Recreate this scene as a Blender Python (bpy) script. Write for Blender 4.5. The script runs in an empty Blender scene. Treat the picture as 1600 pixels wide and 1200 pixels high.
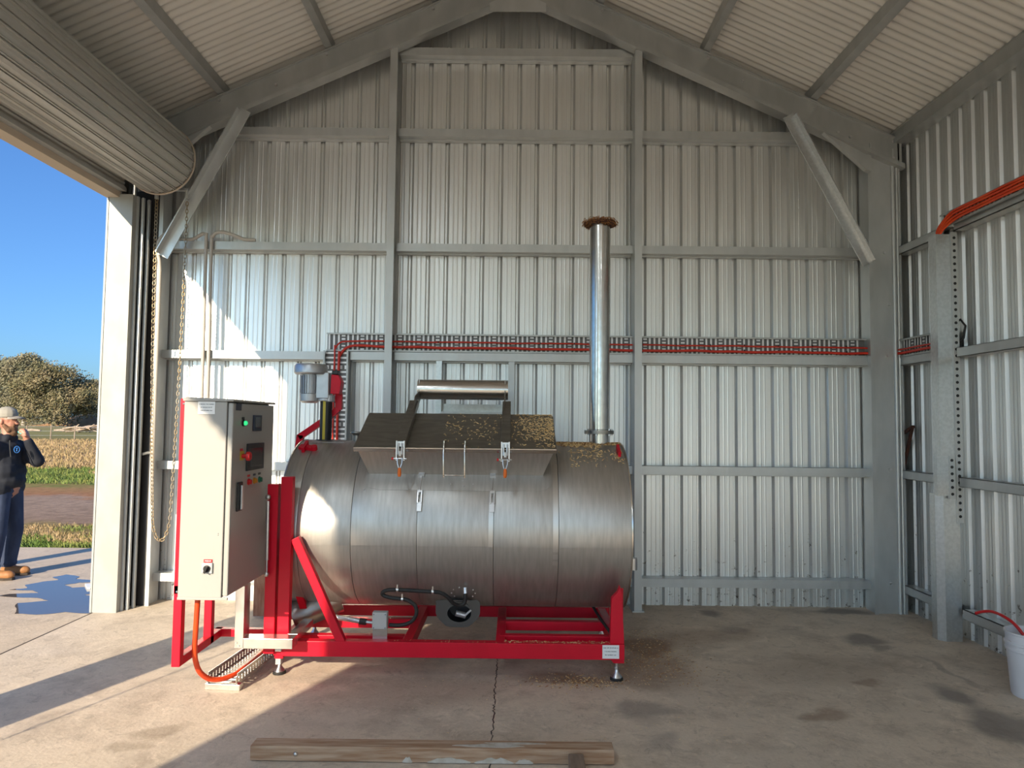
import bpy, bmesh, math, random
from mathutils import Vector, Matrix, Quaternion
from mathutils import noise as mnoise

SC = bpy.context.scene
COL = SC.collection
R = math.radians

# ------------------------------------------------------------------ camera
cam_d = bpy.data.cameras.new('camera')
cam_d.sensor_width = 36.0
cam_d.lens = 1109.0 / 1600.0 * 36.0
cam_d.clip_start = 0.05
cam_d.clip_end = 2000
cam = bpy.data.objects.new('camera', cam_d)
COL.objects.link(cam)
YAW, PITCH, ROLL = 2.7 / 1109, math.atan(61 / 1109), 0.011
fw = Vector((-math.sin(YAW) * math.cos(PITCH), math.cos(YAW) * math.cos(PITCH), math.sin(PITCH)))
rt = Vector((math.cos(YAW), math.sin(YAW), 0))
dn = fw.cross(rt)
c_, s_ = math.cos(ROLL), math.sin(ROLL)
rx, dx = c_ * rt - s_ * dn, s_ * rt + c_ * dn
m = Matrix((rx, -dx, -fw)).transposed().to_4x4()
m.translation = Vector((0, 0, 1.75))
cam.matrix_world = m
SC.camera = cam

# ------------------------------------------------------------------ sky, sun, exposure
SUN_DIR = Vector((1.0, 2.45, -1.085)).normalized()      # the way the light travels
world = bpy.data.worlds.new('world')
SC.world = world
world.use_nodes = True
wn, wl = world.node_tree.nodes, world.node_tree.links
wn.clear()
wo = wn.new('ShaderNodeOutputWorld')
bg = wn.new('ShaderNodeBackground')
sky = wn.new('ShaderNodeTexSky')
sky.sky_type = 'NISHITA'
sky.sun_disc = False
sky.sun_elevation = math.asin(-SUN_DIR.z)
sky.sun_rotation = math.atan2(-SUN_DIR.x, -SUN_DIR.y)
sky.altitude = 200
sky.air_density = 1.0
sky.dust_density = 1.5
sky.ozone_density = 2.0
hsv = wn.new('ShaderNodeHueSaturation')
hsv.inputs['Saturation'].default_value = 1.0
wl.new(sky.outputs[0], hsv.inputs['Color'])
tint = wn.new('ShaderNodeMix')
tint.data_type = 'RGBA'
tint.blend_type = 'MULTIPLY'
tint.inputs[0].default_value = 1.0
tint.inputs[7].default_value = (0.55, 0.90, 1.38, 1)
wl.new(hsv.outputs[0], tint.inputs[6])
wl.new(tint.outputs[2], bg.inputs[0])
wl.new(bg.outputs[0], wo.inputs[0])
bg.inputs[1].default_value = 0.13

sun_d = bpy.data.lights.new('sun', 'SUN')
sun_d.energy = 7.5
sun_d.angle = R(0.6)
sun_d.color = (1.0, 0.83, 0.60)
sun = bpy.data.objects.new('sun', sun_d)
sun.rotation_euler = SUN_DIR.to_track_quat('-Z', 'Y').to_euler()
sun.location = (-20, -40, 30)
COL.objects.link(sun)

vs = SC.view_settings
vs.view_transform = 'Standard'
vs.look = 'None'
vs.exposure = 0.2
vs.gamma = 1.0
vs.use_curve_mapping = False
SC.cycles.max_bounces = 10
SC.cycles.diffuse_bounces = 7
SC.cycles.glossy_bounces = 5
SC.cycles.sample_clamp_indirect = 6.0
SC.cycles.use_denoising = True


# ------------------------------------------------------------------ helpers
class MB:
    """collects geometry in world coordinates; build() links it as ONE mesh object"""

    def __init__(self):
        self.v, self.f = [], []

    def add(self, vs_, fs_):
        o = len(self.v)
        self.v += [tuple(p) for p in vs_]
        self.f += [tuple(i + o for i in f) for f in fs_]
        return self

    def box(self, x0, x1, y0, y1, z0, z1):
        return self.add([(x0, y0, z0), (x1, y0, z0), (x1, y1, z0), (x0, y1, z0), (x0, y0, z1), (x1, y0, z1), (x1, y1, z1), (x0, y1, z1)],
                        [(0, 3, 2, 1), (4, 5, 6, 7), (0, 1, 5, 4), (1, 2, 6, 5), (2, 3, 7, 6), (3, 0, 4, 7)])

    def prism(self, poly, axis, a0, a1):
        """poly: 2d points (counter-clockwise or not), extruded along an axis from a0 to a1"""
        def P(p, a):
            return {'x': (a, p[0], p[1]), 'y': (p[0], a, p[1]), 'z': (p[0], p[1], a)}[axis]
        n = len(poly)
        v = [P(p, a0) for p in poly] + [P(p, a1) for p in poly]
        f = [tuple(range(n))[::-1], tuple(range(n, 2 * n))]
        f += [(i, (i + 1) % n, n + (i + 1) % n, n + i) for i in range(n)]
        return self.add(v, f)

    def bar(self, p0, p1, w, h, up=(0, 0, 1)):
        """rectangular bar between two points, w across, h along up"""
        p0, p1 = Vector(p0), Vector(p1)
        d = (p1 - p0).normalized()
        u = Vector(up)
        s = d.cross(u).normalized()
        u = s.cross(d).normalized()
        q = []
        for p in (p0, p1):
            for a, b in ((-1, -1), (1, -1), (1, 1), (-1, 1)):
                q.append(p + s * (a * w / 2) + u * (b * h / 2))
        return self.add(q, [(0, 1, 2, 3), (7, 6, 5, 4), (0, 4, 5, 1), (1, 5, 6, 2), (2, 6, 7, 3), (3, 7, 4, 0)])

    def cyl(self, p0, p1, r0, r1=None, n=16, cap=True):
        r1 = r0 if r1 is None else r1
        p0, p1 = Vector(p0), Vector(p1)
        d = (p1 - p0).normalized()
        a = d.orthogonal().normalized()
        b = d.cross(a)
        v = []
        for p, r in ((p0, r0), (p1, r1)):
            v += [p + (a * math.cos(2 * math.pi * i / n) + b * math.sin(2 * math.pi * i / n)) * r for i in range(n)]
        f = [(i, (i + 1) % n, n + (i + 1) % n, n + i) for i in range(n)]
        if cap:
            f += [tuple(range(n))[::-1], tuple(range(n, 2 * n))]
        return self.add(v, f)

    def ring(self, p0, p1, ri, ro, n=24):
        """flat washer with thickness"""
        p0, p1 = Vector(p0), Vector(p1)
        d = (p1 - p0).normalized()
        a = d.orthogonal().normalized()
        b = d.cross(a)
        v = []
        for p in (p0, p1):
            for r in (ri, ro):
                v += [p + (a * math.cos(2 * math.pi * i / n) + b * math.sin(2 * math.pi * i / n)) * r for i in range(n)]
        f = []
        for i in range(n):
            j = (i + 1) % n
            f += [(i, j, n + j, n + i), (2 * n + j, 2 * n + i, 3 * n + i, 3 * n + j), (n + i, n + j, 3 * n + j, 3 * n + i), (j, i, 2 * n + i, 2 * n + j)]
        return self.add(v, f)

    def tube(self, pts, r, n=8, cap=True, closed=False):
        pts = [Vector(p) for p in pts]
        k = len(pts)
        rs = r if isinstance(r, (list, tuple)) else [r] * k
        t = []
        for i in range(k):
            if closed:
                t.append((pts[(i + 1) % k] - pts[i - 1]).normalized())
            else:
                t.append((pts[min(i + 1, k - 1)] - pts[max(i - 1, 0)]).normalized())
        a = t[0].orthogonal().normalized()
        v = []
        for i in range(k):
            if i:
                a = (t[i - 1].rotation_difference(t[i]) @ a)
                a = (a - t[i] * a.dot(t[i])).normalized()
            b = t[i].cross(a)
            v += [pts[i] + (a * math.cos(2 * math.pi * j / n) + b * math.sin(2 * math.pi * j / n)) * rs[i] for j in range(n)]
        f = []
        for i in range(k if closed else k - 1):
            o, q = i * n, ((i + 1) % k) * n
            f += [(o + j, o + (j + 1) % n, q + (j + 1) % n, q + j) for j in range(n)]
        if cap and not closed:
            f += [tuple(range(n))[::-1], tuple(range((k - 1) * n, k * n))]
        return self.add(v, f)

    def hose(self, pts, r, n=10, k=5):
        """tube through points along a Catmull-Rom curve"""
        P = [Vector(p) for p in pts]
        P = [P[0] * 2 - P[1]] + P + [P[-1] * 2 - P[-2]]
        out = []
        for i in range(1, len(P) - 2):
            for j in range(k):
                t = j / k
                a, b, c, d = P[i - 1], P[i], P[i + 1], P[i + 2]
                out.append(.5 * ((2 * b) + (c - a) * t + (2 * a - 5 * b + 4 * c - d) * t * t + (3 * b - a - 3 * c + d) * t ** 3))
        out.append(P[-2])
        return self.tube(out, r, n)

    def lathe(self, prof, c, axis='z', n=24, arc=None):
        """prof: (r, h) points around an axis through c"""
        c = Vector(c)
        v = []
        for r, h in prof:
            for i in range(n):
                a = 2 * math.pi * i / n
                x, y = r * math.cos(a), r * math.sin(a)
                v.append(c + Vector({'z': (x, y, h), 'x': (h, x, y), 'y': (y, h, x)}[axis]))
        f = []
        for k in range(len(prof) - 1):
            f += [(k * n + i, k * n + (i + 1) % n, (k + 1) * n + (i + 1) % n, (k + 1) * n + i) for i in range(n)]
        if prof[0][0] > 1e-4:
            f.append(tuple(range(n))[::-1])
        if prof[-1][0] > 1e-4:
            f.append(tuple(range((len(prof) - 1) * n, len(prof) * n)))
        return self.add(v, f)

    def ball(self, c, rx_, ry_=None, rz_=None, n=12, rot=None):
        ry_ = rx_ if ry_ is None else ry_
        rz_ = rx_ if rz_ is None else rz_
        c = Vector(c)
        v, f = [], []
        rows = n // 2
        for i in range(rows + 1):
            ph = math.pi * i / rows
            for j in range(n):
                th = 2 * math.pi * j / n
                p = Vector((rx_ * math.sin(ph) * math.cos(th), ry_ * math.sin(ph) * math.sin(th), rz_ * math.cos(ph)))
                if rot is not None:
                    p = rot @ p
                v.append(c + p)
        for i in range(rows):
            for j in range(n):
                f.append((i * n + j, (i + 1) * n + j, (i + 1) * n + (j + 1) % n, i * n + (j + 1) % n))
        return self.add(v, f)

    def capsule(self, p0, p1, r0, r1, n=12):
        p0, p1 = Vector(p0), Vector(p1)
        self.ball(p0, r0, n=n)
        self.ball(p1, r1, n=n)
        return self.cyl(p0, p1, r0, r1, n=n)

    def build(self, name, mat, parent=None, smooth=None, bevel=0.0):
        me = bpy.data.meshes.new(name)
        me.from_pydata(self.v, [], self.f)
        me.update()
        bm = bmesh.new()
        bm.from_mesh(me)
        bmesh.ops.recalc_face_normals(bm, faces=bm.faces)
        bm.to_mesh(me)
        bm.free()
        me.materials.append(mat)
        if smooth is not None:
            me.polygons.foreach_set('use_smooth', [True] * len(me.polygons))
            me.set_sharp_from_angle(angle=R(smooth))
        o = bpy.data.objects.new(name, me)
        COL.objects.link(o)
        if bevel:
            b = o.modifiers.new('bevel', 'BEVEL')
            b.width = bevel
            b.segments = 2
            b.limit_method = 'ANGLE'
            b.angle_limit = R(40)
        if parent is not None:
            adopt(o, parent)
        return o


def adopt(o, parent):
    o.parent = parent
    # a parent empty stands at its base; a parent mesh stands at the origin
    t = -ROOT_LOC.get(parent.name, Vector((0, 0, 0)))
    o.matrix_parent_inverse = Matrix.Translation(t)


ROOT_LOC = {}


def thing(name, loc, label=None, cat=None, group=None, kind=None):
    o = bpy.data.objects.new(name, None)
    o.empty_display_size = 0.2
    o.location = loc
    COL.objects.link(o)
    ROOT_LOC[o.name] = Vector(loc)
    tag(o, label, cat, group, kind)
    return o


def tag(o, label=None, cat=None, group=None, kind=None):
    if label:
        o['label'] = label
    if cat:
        o['category'] = cat
    if group:
        o['group'] = group
    if kind:
        o['kind'] = kind
    return o


def dup(o, dv, parent):
    c = o.copy()
    COL.objects.link(c)
    c.location = Vector(o.location) + Vector(dv)
    c.parent = parent
    c.matrix_parent_inverse = o.matrix_parent_inverse
    return c


# ------------------------------------------------------------------ materials
def nodes_of(name):
    mt = bpy.data.materials.new(name)
    mt.use_nodes = True
    nt = mt.node_tree
    return mt, nt.nodes, nt.links, nt.nodes['Principled BSDF']


def pmat(name, col, rough=0.5, metal=0.0, col2=None, vscale=(1, 1, 1), nscale=4.0, detail=4.0, lo=0.35, hi=0.65,
         rough2=None, bump=0.0, bscale=30.0, bvec=(1, 1, 1), emit=None, coat=0.0, spec=0.5, aniso=0.0):
    mt, n, l, b = nodes_of(name)
    b.inputs['Base Color'].default_value = (*col, 1)
    b.inputs['Roughness'].default_value = rough
    b.inputs['Metallic'].default_value = metal
    b.inputs['Specular IOR Level'].default_value = spec
    b.inputs['Coat Weight'].default_value = coat
    if aniso:
        b.inputs['Anisotropic'].default_value = aniso
    tc_ = n.new('ShaderNodeTexCoord')
    if col2 is not None or rough2 is not None:
        mp = n.new('ShaderNodeMapping')
        mp.inputs['Scale'].default_value = vscale
        nz = n.new('ShaderNodeTexNoise')
        nz.inputs['Scale'].default_value = nscale
        nz.inputs['Detail'].default_value = detail
        mr = n.new('ShaderNodeMapRange')
        mr.inputs[1].default_value = lo
        mr.inputs[2].default_value = hi
        l.new(tc_.outputs['Object'], mp.inputs[0])
        l.new(mp.outputs[0], nz.inputs[0])
        l.new(nz.outputs[0], mr.inputs[0])
        if col2 is not None:
            mx = n.new('ShaderNodeMix')
            mx.data_type = 'RGBA'
            mx.inputs[6].default_value = (*col, 1)
            mx.inputs[7].default_value = (*col2, 1)
            l.new(mr.outputs[0], mx.inputs[0])
            l.new(mx.outputs[2], b.inputs['Base Color'])
        if rough2 is not None:
            m2 = n.new('ShaderNodeMapRange')
            m2.inputs[3].default_value = rough
            m2.inputs[4].default_value = rough2
            l.new(mr.outputs[0], m2.inputs[0])
            l.new(m2.outputs[0], b.inputs['Roughness'])
    if bump:
        mp2 = n.new('ShaderNodeMapping')
        mp2.inputs['Scale'].default_value = bvec
        nb = n.new('ShaderNodeTexNoise')
        nb.inputs['Scale'].default_value = bscale
        nb.inputs['Detail'].default_value = 5
        bp = n.new('ShaderNodeBump')
        bp.inputs['Strength'].default_value = bump
        bp.inputs['Distance'].default_value = 0.01
        l.new(tc_.outputs['Object'], mp2.inputs[0])
        l.new(mp2.outputs[0], nb.inputs[0])
        l.new(nb.outputs[0], bp.inputs['Height'])
        l.new(bp.outputs[0], b.inputs['Normal'])
    if emit:
        b.inputs['Emission Color'].default_value = (*emit[0], 1)
        b.inputs['Emission Strength'].default_value = emit[1]
    return mt


M = {}
M['wall'] = pmat('wall sheet steel', (0.70, 0.71, 0.705), 0.34, 0.82, (0.77, 0.78, 0.775), (6, 6, 0.25), 3.0, rough2=0.44)
wn_, wl_, wb_ = M['wall'].node_tree.nodes, M['wall'].node_tree.links, M['wall'].node_tree.nodes['Principled BSDF']
src = wb_.inputs['Base Color'].links[0].from_socket
tcw = wn_.new('ShaderNodeTexCoord')
sz = wn_.new('ShaderNodeSeparateXYZ')
wl_.new(tcw.outputs['Object'], sz.inputs[0])
zr = wn_.new('ShaderNodeMapRange')
zr.inputs[1].default_value, zr.inputs[2].default_value, zr.inputs[3].default_value, zr.inputs[4].default_value = 0.0, 1.3, 0.10, -0.04
wl_.new(sz.outputs[2], zr.inputs[0])
nd = wn_.new('ShaderNodeTexNoise')
nd.inputs['Scale'].default_value = 16
nd.inputs['Detail'].default_value = 7
nd.inputs['Roughness'].default_value = 0.72
wl_.new(tcw.outputs['Object'], nd.inputs[0])
ad_ = wn_.new('ShaderNodeMath')
wl_.new(nd.outputs[0], ad_.inputs[0])
wl_.new(zr.outputs[0], ad_.inputs[1])
th = wn_.new('ShaderNodeMapRange')
th.inputs[1].default_value, th.inputs[2].default_value, th.inputs[4].default_value = 0.66, 0.72, 0.85
wl_.new(ad_.outputs[0], th.inputs[0])
mxw = wn_.new('ShaderNodeMix')
mxw.data_type = 'RGBA'
mxw.inputs[7].default_value = (0.10, 0.07, 0.045, 1)
wl_.new(th.outputs[0], mxw.inputs[0])
wl_.new(src, mxw.inputs[6])
wl_.new(mxw.outputs[2], wb_.inputs['Base Color'])
M['wall_dirty'] = pmat('kick sheet', (0.48, 0.47, 0.44), 0.5, 0.4, (0.30, 0.28, 0.25), (4, 4, 1.5), 6.0)
M['roof'] = pmat('roof underside', (0.74, 0.725, 0.69), 0.5, 0.1, (0.68, 0.665, 0.63), (1, 1, 1), 2.0)
M['galv'] = pmat('galvanised steel', (0.50, 0.52, 0.525), 0.40, 0.7, (0.57, 0.59, 0.595), (1, 1, 0.4), 9.0, rough2=0.52)
M['galv_dark'] = pmat('galvanised steel weathered', (0.42, 0.435, 0.435), 0.44, 0.6, (0.48, 0.495, 0.495), (1, 1, 0.4), 7.0)
M['spangle'] = pmat('bright zinc', (0.58, 0.60, 0.61), 0.32, 0.8, (0.52, 0.54, 0.55), (1, 1, 1), 40.0, lo=.42, hi=.58)
M['zinc_shiny'] = pmat('polished zinc duct', (0.66, 0.66, 0.64), 0.22, 0.9, (0.55, 0.55, 0.54), (1, 1, 1), 12.0)
M['jamb'] = pmat('white painted jamb', (0.36, 0.375, 0.37), 0.5, 0.05, (0.32, 0.33, 0.31), (1, 1, 0.7), 5.0)
M['curtain'] = pmat('roller curtain paint', (0.52, 0.515, 0.485), 0.40, 0.3, (0.46, 0.455, 0.43), (1, 0.3, 1), 5.0)
M['dark_plate'] = pmat('dark corner plate', (0.035, 0.034, 0.036), 0.45, 0.3, (0.05, 0.047, 0.047), (1, 1, .3), 4.0)
M['dark_steel'] = pmat('dark grey plate', (0.10, 0.095, 0.09), 0.5, 0.6)
M['tray_glint'] = pmat('tray bars with painted reflection', (0.80, 0.81, 0.83), 0.4, 0.35)  # pale colour stands in for the reflection on the bars
M['conduit_red'] = pmat('red orange conduit', (0.66, 0.035, 0.014), 0.38, 0.0, (0.56, 0.028, 0.014), (1, 1, 1), 6.0)
M['tray_gap_shade'] = pmat('painted shade in tray gaps', (0.15, 0.155, 0.16), 0.5, 0.4)  # dark colour stands in for shade behind the tray bars
M['beige'] = pmat('beige flashing', (0.55, 0.47, 0.38), 0.5, 0.1)
M['stainless'] = pmat('brushed stainless', (0.50, 0.485, 0.465), 0.40, 0.86, (0.43, 0.415, 0.395), (9, 1.2, 1.2), 5.0, detail=6, rough2=0.45, bump=0.05, bscale=22, bvec=(12, .4, .4))
M['stainless_cap'] = pmat('stainless lid', (0.34, 0.325, 0.30), 0.36, 1.0, (0.28, 0.27, 0.25), (1, 3, 3), 8.0, rough2=0.45)
M['stainless_bright'] = pmat('polished stainless tube', (0.62, 0.60, 0.57), 0.17, 1.0, (0.56, 0.54, 0.51), (2, 2, 2), 12.0, rough2=0.26)
M['stainless_strap'] = pmat('stainless strap', (0.56, 0.545, 0.525), 0.38, 1.0)
M['chrome'] = pmat('plated clamp steel', (0.60, 0.60, 0.61), 0.32, 1.0)
M['red'] = pmat('crimson powder coat', (0.62, 0.002, 0.024), 0.42, 0.0, (0.55, 0.002, 0.020), (1, 1, 1), 5.0, spec=0.3)
M['cabinet'] = pmat('light grey enclosure paint', (0.36, 0.357, 0.345), 0.45, 0.0, (0.345, 0.342, 0.33), (1, 1, 1), 2.0)
M['cabinet_door'] = pmat('enclosure door paint', (0.36, 0.357, 0.345), 0.32, 0.0)
M['black'] = pmat('black plastic', (0.012, 0.012, 0.014), 0.4)
M['rubber'] = pmat('black rubber', (0.015, 0.015, 0.016), 0.6)
M['screen'] = pmat('dark glass screen', (0.05, 0.055, 0.062), 0.12)
M['navy'] = pmat('dark blue plate', (0.02, 0.03, 0.06), 0.4)
M['paper'] = pmat('white sticker', (0.78, 0.80, 0.82), 0.5)
M['ink'] = pmat('grey print', (0.10, 0.12, 0.14), 0.6)
M['green_lamp'] = pmat('green pilot lamp', (0.02, 0.35, 0.10), 0.2, emit=((0.03, 0.75, 0.25), 0.9))
M['redplastic'] = pmat('red plastic', (0.55, 0.015, 0.02), 0.35)
M['amber'] = pmat('amber button', (0.5, 0.22, 0.02), 0.35)
M['greenbtn'] = pmat('green button', (0.02, 0.16, 0.10), 0.35)
M['orange'] = pmat('orange conduit', (0.80, 0.085, 0.012), 0.38, 0.0, (0.70, 0.055, 0.012), (1, 1, 1), 6.0)
M['orange_grip'] = pmat('orange grip', (0.75, 0.16, 0.015), 0.45)
M['alu'] = pmat('cast aluminium', (0.50, 0.52, 0.55), 0.38, 0.75, (0.44, 0.46, 0.49), (1, 1, 1), 14.0)
M['yellow'] = pmat('yellow tape', (0.55, 0.45, 0.04), 0.5)
M['junction'] = pmat('grey plastic box', (0.42, 0.43, 0.44), 0.5)
M['pipe'] = pmat('grey conduit', (0.46, 0.44, 0.41), 0.45)
M['chain'] = pmat('rusty chain', (0.30, 0.22, 0.12), 0.5, 0.6, (0.30, 0.27, 0.22), (1, 1, 1), 3.0)
M['rust'] = pmat('rusty iron', (0.10, 0.035, 0.02), 0.85, 0.2, (0.06, 0.03, 0.025), (1, 1, 1), 12.0)
M['wood'] = pmat('weathered timber', (0.30, 0.17, 0.095), 0.75, 0, (0.46, 0.33, 0.23), (1.2, 14, 14), 4.0, bump=0.25, bscale=9, bvec=(2, 30, 30))
M['wood_dark'] = pmat('dark weathered timber', (0.17, 0.12, 0.09), 0.8, 0, (0.25, 0.18, 0.13), (9, 1.2, 9), 5.0, bump=0.25, bscale=9, bvec=(30, 2, 30))
M['flake'] = pmat('flaking white paint', (0.52, 0.50, 0.46), 0.7, 0, (0.42, 0.38, 0.32), (1, 1, 1), 30.0)
M['chip_pale'] = pmat('pale wood chip', (0.78, 0.60, 0.34), 0.8, 0, (0.62, 0.42, 0.18), (1, 1, 1), 60.0)
M['chip_brown'] = pmat('brown compost', (0.22, 0.085, 0.026), 0.9, 0, (0.36, 0.18, 0.06), (1, 1, 1), 45.0)
M['bucket'] = pmat('white bucket plastic', (0.70, 0.72, 0.78), 0.35, 0, (0.66, 0.68, 0.73), (1, 1, 1), 3.0)
M['skin'] = pmat('skin', (0.50, 0.25, 0.17), 0.5, 0, (0.42, 0.19, 0.13), (1, 1, 1), 14.0)
M['hair'] = pmat('brown beard', (0.13, 0.065, 0.035), 0.8, 0, (0.20, 0.11, 0.06), (1, 1, 1), 60.0, bump=0.5, bscale=120)
M['hoodie'] = pmat('navy black hoodie', (0.010, 0.013, 0.022), 0.85, 0, (0.018, 0.021, 0.03), (1, 1, 1), 9.0, bump=0.3, bscale=14)
M['sleeve'] = pmat('charcoal panel', (0.030, 0.032, 0.034), 0.9)
M['jeans'] = pmat('indigo denim', (0.022, 0.035, 0.075), 0.85, 0, (0.045, 0.065, 0.12), (1, 1, 0.6), 7.0, bump=0.3, bscale=16)
M['boot'] = pmat('tan work boot', (0.36, 0.17, 0.06), 0.65, 0, (0.28, 0.12, 0.04), (1, 1, 1), 18.0)
M['sole'] = pmat('dark sole', (0.05, 0.035, 0.025), 0.8)
M['cap'] = pmat('khaki grey cap', (0.29, 0.275, 0.235), 0.8)
M['brim'] = pmat('cap brim', (0.30, 0.27, 0.23), 0.8)
M['blue'] = pmat('blue print', (0.05, 0.22, 0.62), 0.6)
M['mint'] = pmat('mint plastic', (0.10, 0.62, 0.50), 0.35)
M['bark'] = pmat('pale gum bark', (0.42, 0.38, 0.33), 0.8, 0, (0.22, 0.19, 0.16), (1, 1, .4), 2.0)
M['leaf'] = pmat('olive gum leaves', (0.16, 0.15, 0.07), 0.7, 0, (0.26, 0.21, 0.115), (1, 1, 1), 0.35, lo=.4, hi=.6)
M['leaf_b'] = pmat('grey green gum leaves', (0.17, 0.17, 0.10), 0.7, 0, (0.25, 0.22, 0.135), (1, 1, 1), 0.3, lo=.4, hi=.6)
M['grass'] = pmat('green grass', (0.10, 0.17, 0.03), 0.8, 0, (0.22, 0.24, 0.06), (1, 1, 1), 2.2, lo=.4, hi=.6)
M['drygrass'] = pmat('dry grass', (0.44, 0.31, 0.17), 0.85, 0, (0.33, 0.25, 0.11), (1, 1, 1), 2.2, lo=.4, hi=.6)
M['log'] = pmat('bleached logs', (0.42, 0.34, 0.26), 0.85, 0, (0.25, 0.18, 0.13), (1, 1, 1), 3.0)


def concrete(name, c1, c2, c3, stains=(), joints=()):
    mt, n, l, b = nodes_of(name)
    tcn = n.new('ShaderNodeTexCoord')

    def noise_(scale, detail, vec=None, rough=0.55, dist=0.0):
        z = n.new('ShaderNodeTexNoise')
        z.inputs['Scale'].default_value = scale
        z.inputs['Detail'].default_value = detail
        z.inputs['Roughness'].default_value = rough
        z.inputs['Distortion'].default_value = dist
        l.new(vec if vec is not None else tcn.outputs['Object'], z.inputs[0])
        return z.outputs[0]

    def rng(v, a, b_, c=0.0, d=1.0):
        r_ = n.new('ShaderNodeMapRange')
        r_.inputs[1].default_value, r_.inputs[2].default_value = a, b_
        r_.inputs[3].default_value, r_.inputs[4].default_value = c, d
        l.new(v, r_.inputs[0])
        return r_.outputs[0]

    def mix(f, a, b_, blend='MIX'):
        x = n.new('ShaderNodeMix')
        x.data_type = 'RGBA'
        x.blend_type = blend
        if isinstance(f, float):
            x.inputs[0].default_value = f
        else:
            l.new(f, x.inputs[0])
        for i, q in ((6, a), (7, b_)):
            if isinstance(q, tuple):
                x.inputs[i].default_value = (*q, 1)
            else:
                l.new(q, x.inputs[i])
        return x.outputs[2]

    def math_(op, a, b_=None):
        x = n.new('ShaderNodeMath')
        x.operation = op
        for i, q in ((0, a), (1, b_)):
            if q is None:
                continue
            if isinstance(q, (int, float)):
                x.inputs[i].default_value = q
            else:
                l.new(q, x.inputs[i])
        return x.outputs[0]

    big = rng(noise_(0.9, 7, rough=0.7, dist=.5), 0.36, 0.64)
    col = mix(big, c1, c2)
    col = mix(rng(noise_(2.3, 9, rough=0.75), 0.48, 0.66, 0, 0.75), col, c3)
    col = mix(rng(noise_(8, 9, rough=0.8, dist=1.6), 0.54, 0.62, 0, 0.62), col, tuple(x * 0.48 for x in c1))
    col = mix(rng(noise_(5, 9, rough=0.78, dist=1.4), 0.54, 0.64, 0, 0.55), col, tuple(min(1, x * 1.4) for x in c2))
    col = mix(rng(noise_(60, 3), 0.35, 0.65, 0, 0.25), col, tuple(x * 0.75 for x in c1))
    wob = n.new('ShaderNodeTexNoise')
    wob.inputs['Scale'].default_value = 3.2
    wob.inputs['Detail'].default_value = 4
    l.new(tcn.outputs['Object'], wob.inputs[0])
    sub = n.new('ShaderNodeVectorMath')
    sub.operation = 'SUBTRACT'
    sub.inputs[1].default_value = (0.5, 0.5, 0.5)
    l.new(wob.outputs['Color'], sub.inputs[0])
    sc = n.new('ShaderNodeVectorMath')
    sc.operation = 'SCALE'
    sc.inputs['Scale'].default_value = 0.34
    l.new(sub.outputs[0], sc.inputs[0])
    ad = n.new('ShaderNodeVectorMath')
    ad.operation = 'ADD'
    l.new(tcn.outputs['Object'], ad.inputs[0])
    l.new(sc.outputs[0], ad.inputs[1])
    for (x, y, ra, rb, rot, k, cc) in stains:
        mp = n.new('ShaderNodeMapping')
        mp.vector_type = 'TEXTURE'
        mp.inputs['Location'].default_value = (x, y, 0)
        mp.inputs['Rotation'].default_value = (0, 0, rot)
        mp.inputs['Scale'].default_value = (ra, rb, 1)
        l.new(ad.outputs[0], mp.inputs[0])
        ln = n.new('ShaderNodeVectorMath')
        ln.operation = 'LENGTH'
        sx = n.new('ShaderNodeSeparateXYZ')
        cx = n.new('ShaderNodeCombineXYZ')
        l.new(mp.outputs[0], sx.inputs[0])
        l.new(sx.outputs[0], cx.inputs[0])
        l.new(sx.outputs[1], cx.inputs[1])
        l.new(cx.outputs[0], ln.inputs[0])
        col = mix(rng(ln.outputs['Value'], 1.22, 0.62, 0, k), col, cc)
    l.new(col, b.inputs['Base Color'])
    l.new(rng(noise_(3, 5), 0.3, 0.7, 0.55, 0.8), b.inputs['Roughness'])
    bp = n.new('ShaderNodeBump')
    bp.inputs['Strength'].default_value = 0.25
    bp.inputs['Distance'].default_value = 0.01
    hsum = math_('ADD', noise_(45, 6), math_('MULTIPLY', noise_(6, 5), 0.8))
    l.new(hsum, bp.inputs['Height'])
    l.new(bp.outputs[0], b.inputs['Normal'])
    return mt


DK = (0.20, 0.175, 0.16)
BR = (0.20, 0.115, 0.07)
stains = [(0.83, 4.44, .17, .13, .3, .55, DK), (0.83, 4.02, .12, .14, 0, .4, DK), (2.91, 5.95, .16, .17, .3, .75, DK), (2.90, 5.72, .08, .06, 0, .6, DK),
          (1.88, 6.71, .12, .10, 0, .7, DK), (1.87, 6.2, .12, .12, 0, .4, DK), (3.15, 6.8, .3, .12, 0, .8, DK), (2.92, 4.75, .13, .2, .2, .8, DK),
          (2.93, 4.3, .2, .26, -.3, .75, DK), (3.16, 5.22, .04, .33, 0.05, .45, DK), (-1.97, 4.06, .14, .10, .2, .45, (.20, .15, .10)), (-2.0, 3.88, .10, .07, .2, .4, (.20, .15, .10)),
          (1.05, 5.75, .24, .28, .4, .75, BR), (0.98, 5.2, .35, .42, .2, .5, BR), (0.42, 4.98, .38, .12, 0, .65, BR), (1.6, 6.0, .5, .22, .2, .35, BR),
          (1.9, 4.4, .14, .08, .4, .5, BR), (2.45, 4.95, .1, .07, 0, .5, BR), (-0.6, 4.7, .6, .3, .3, .3, (.22, .15, .11)), (2.2, 5.2, .7, .3, .2, .3, (.2, .15, .11))]
M['floor'] = concrete('shed concrete', (0.65, 0.55, 0.44), (0.57, 0.49, 0.40), (0.33, 0.27, 0.215), stains)
M['apron'] = concrete('apron concrete', (0.58, 0.48, 0.37), (0.50, 0.42, 0.33), (0.40, 0.33, 0.25))


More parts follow.
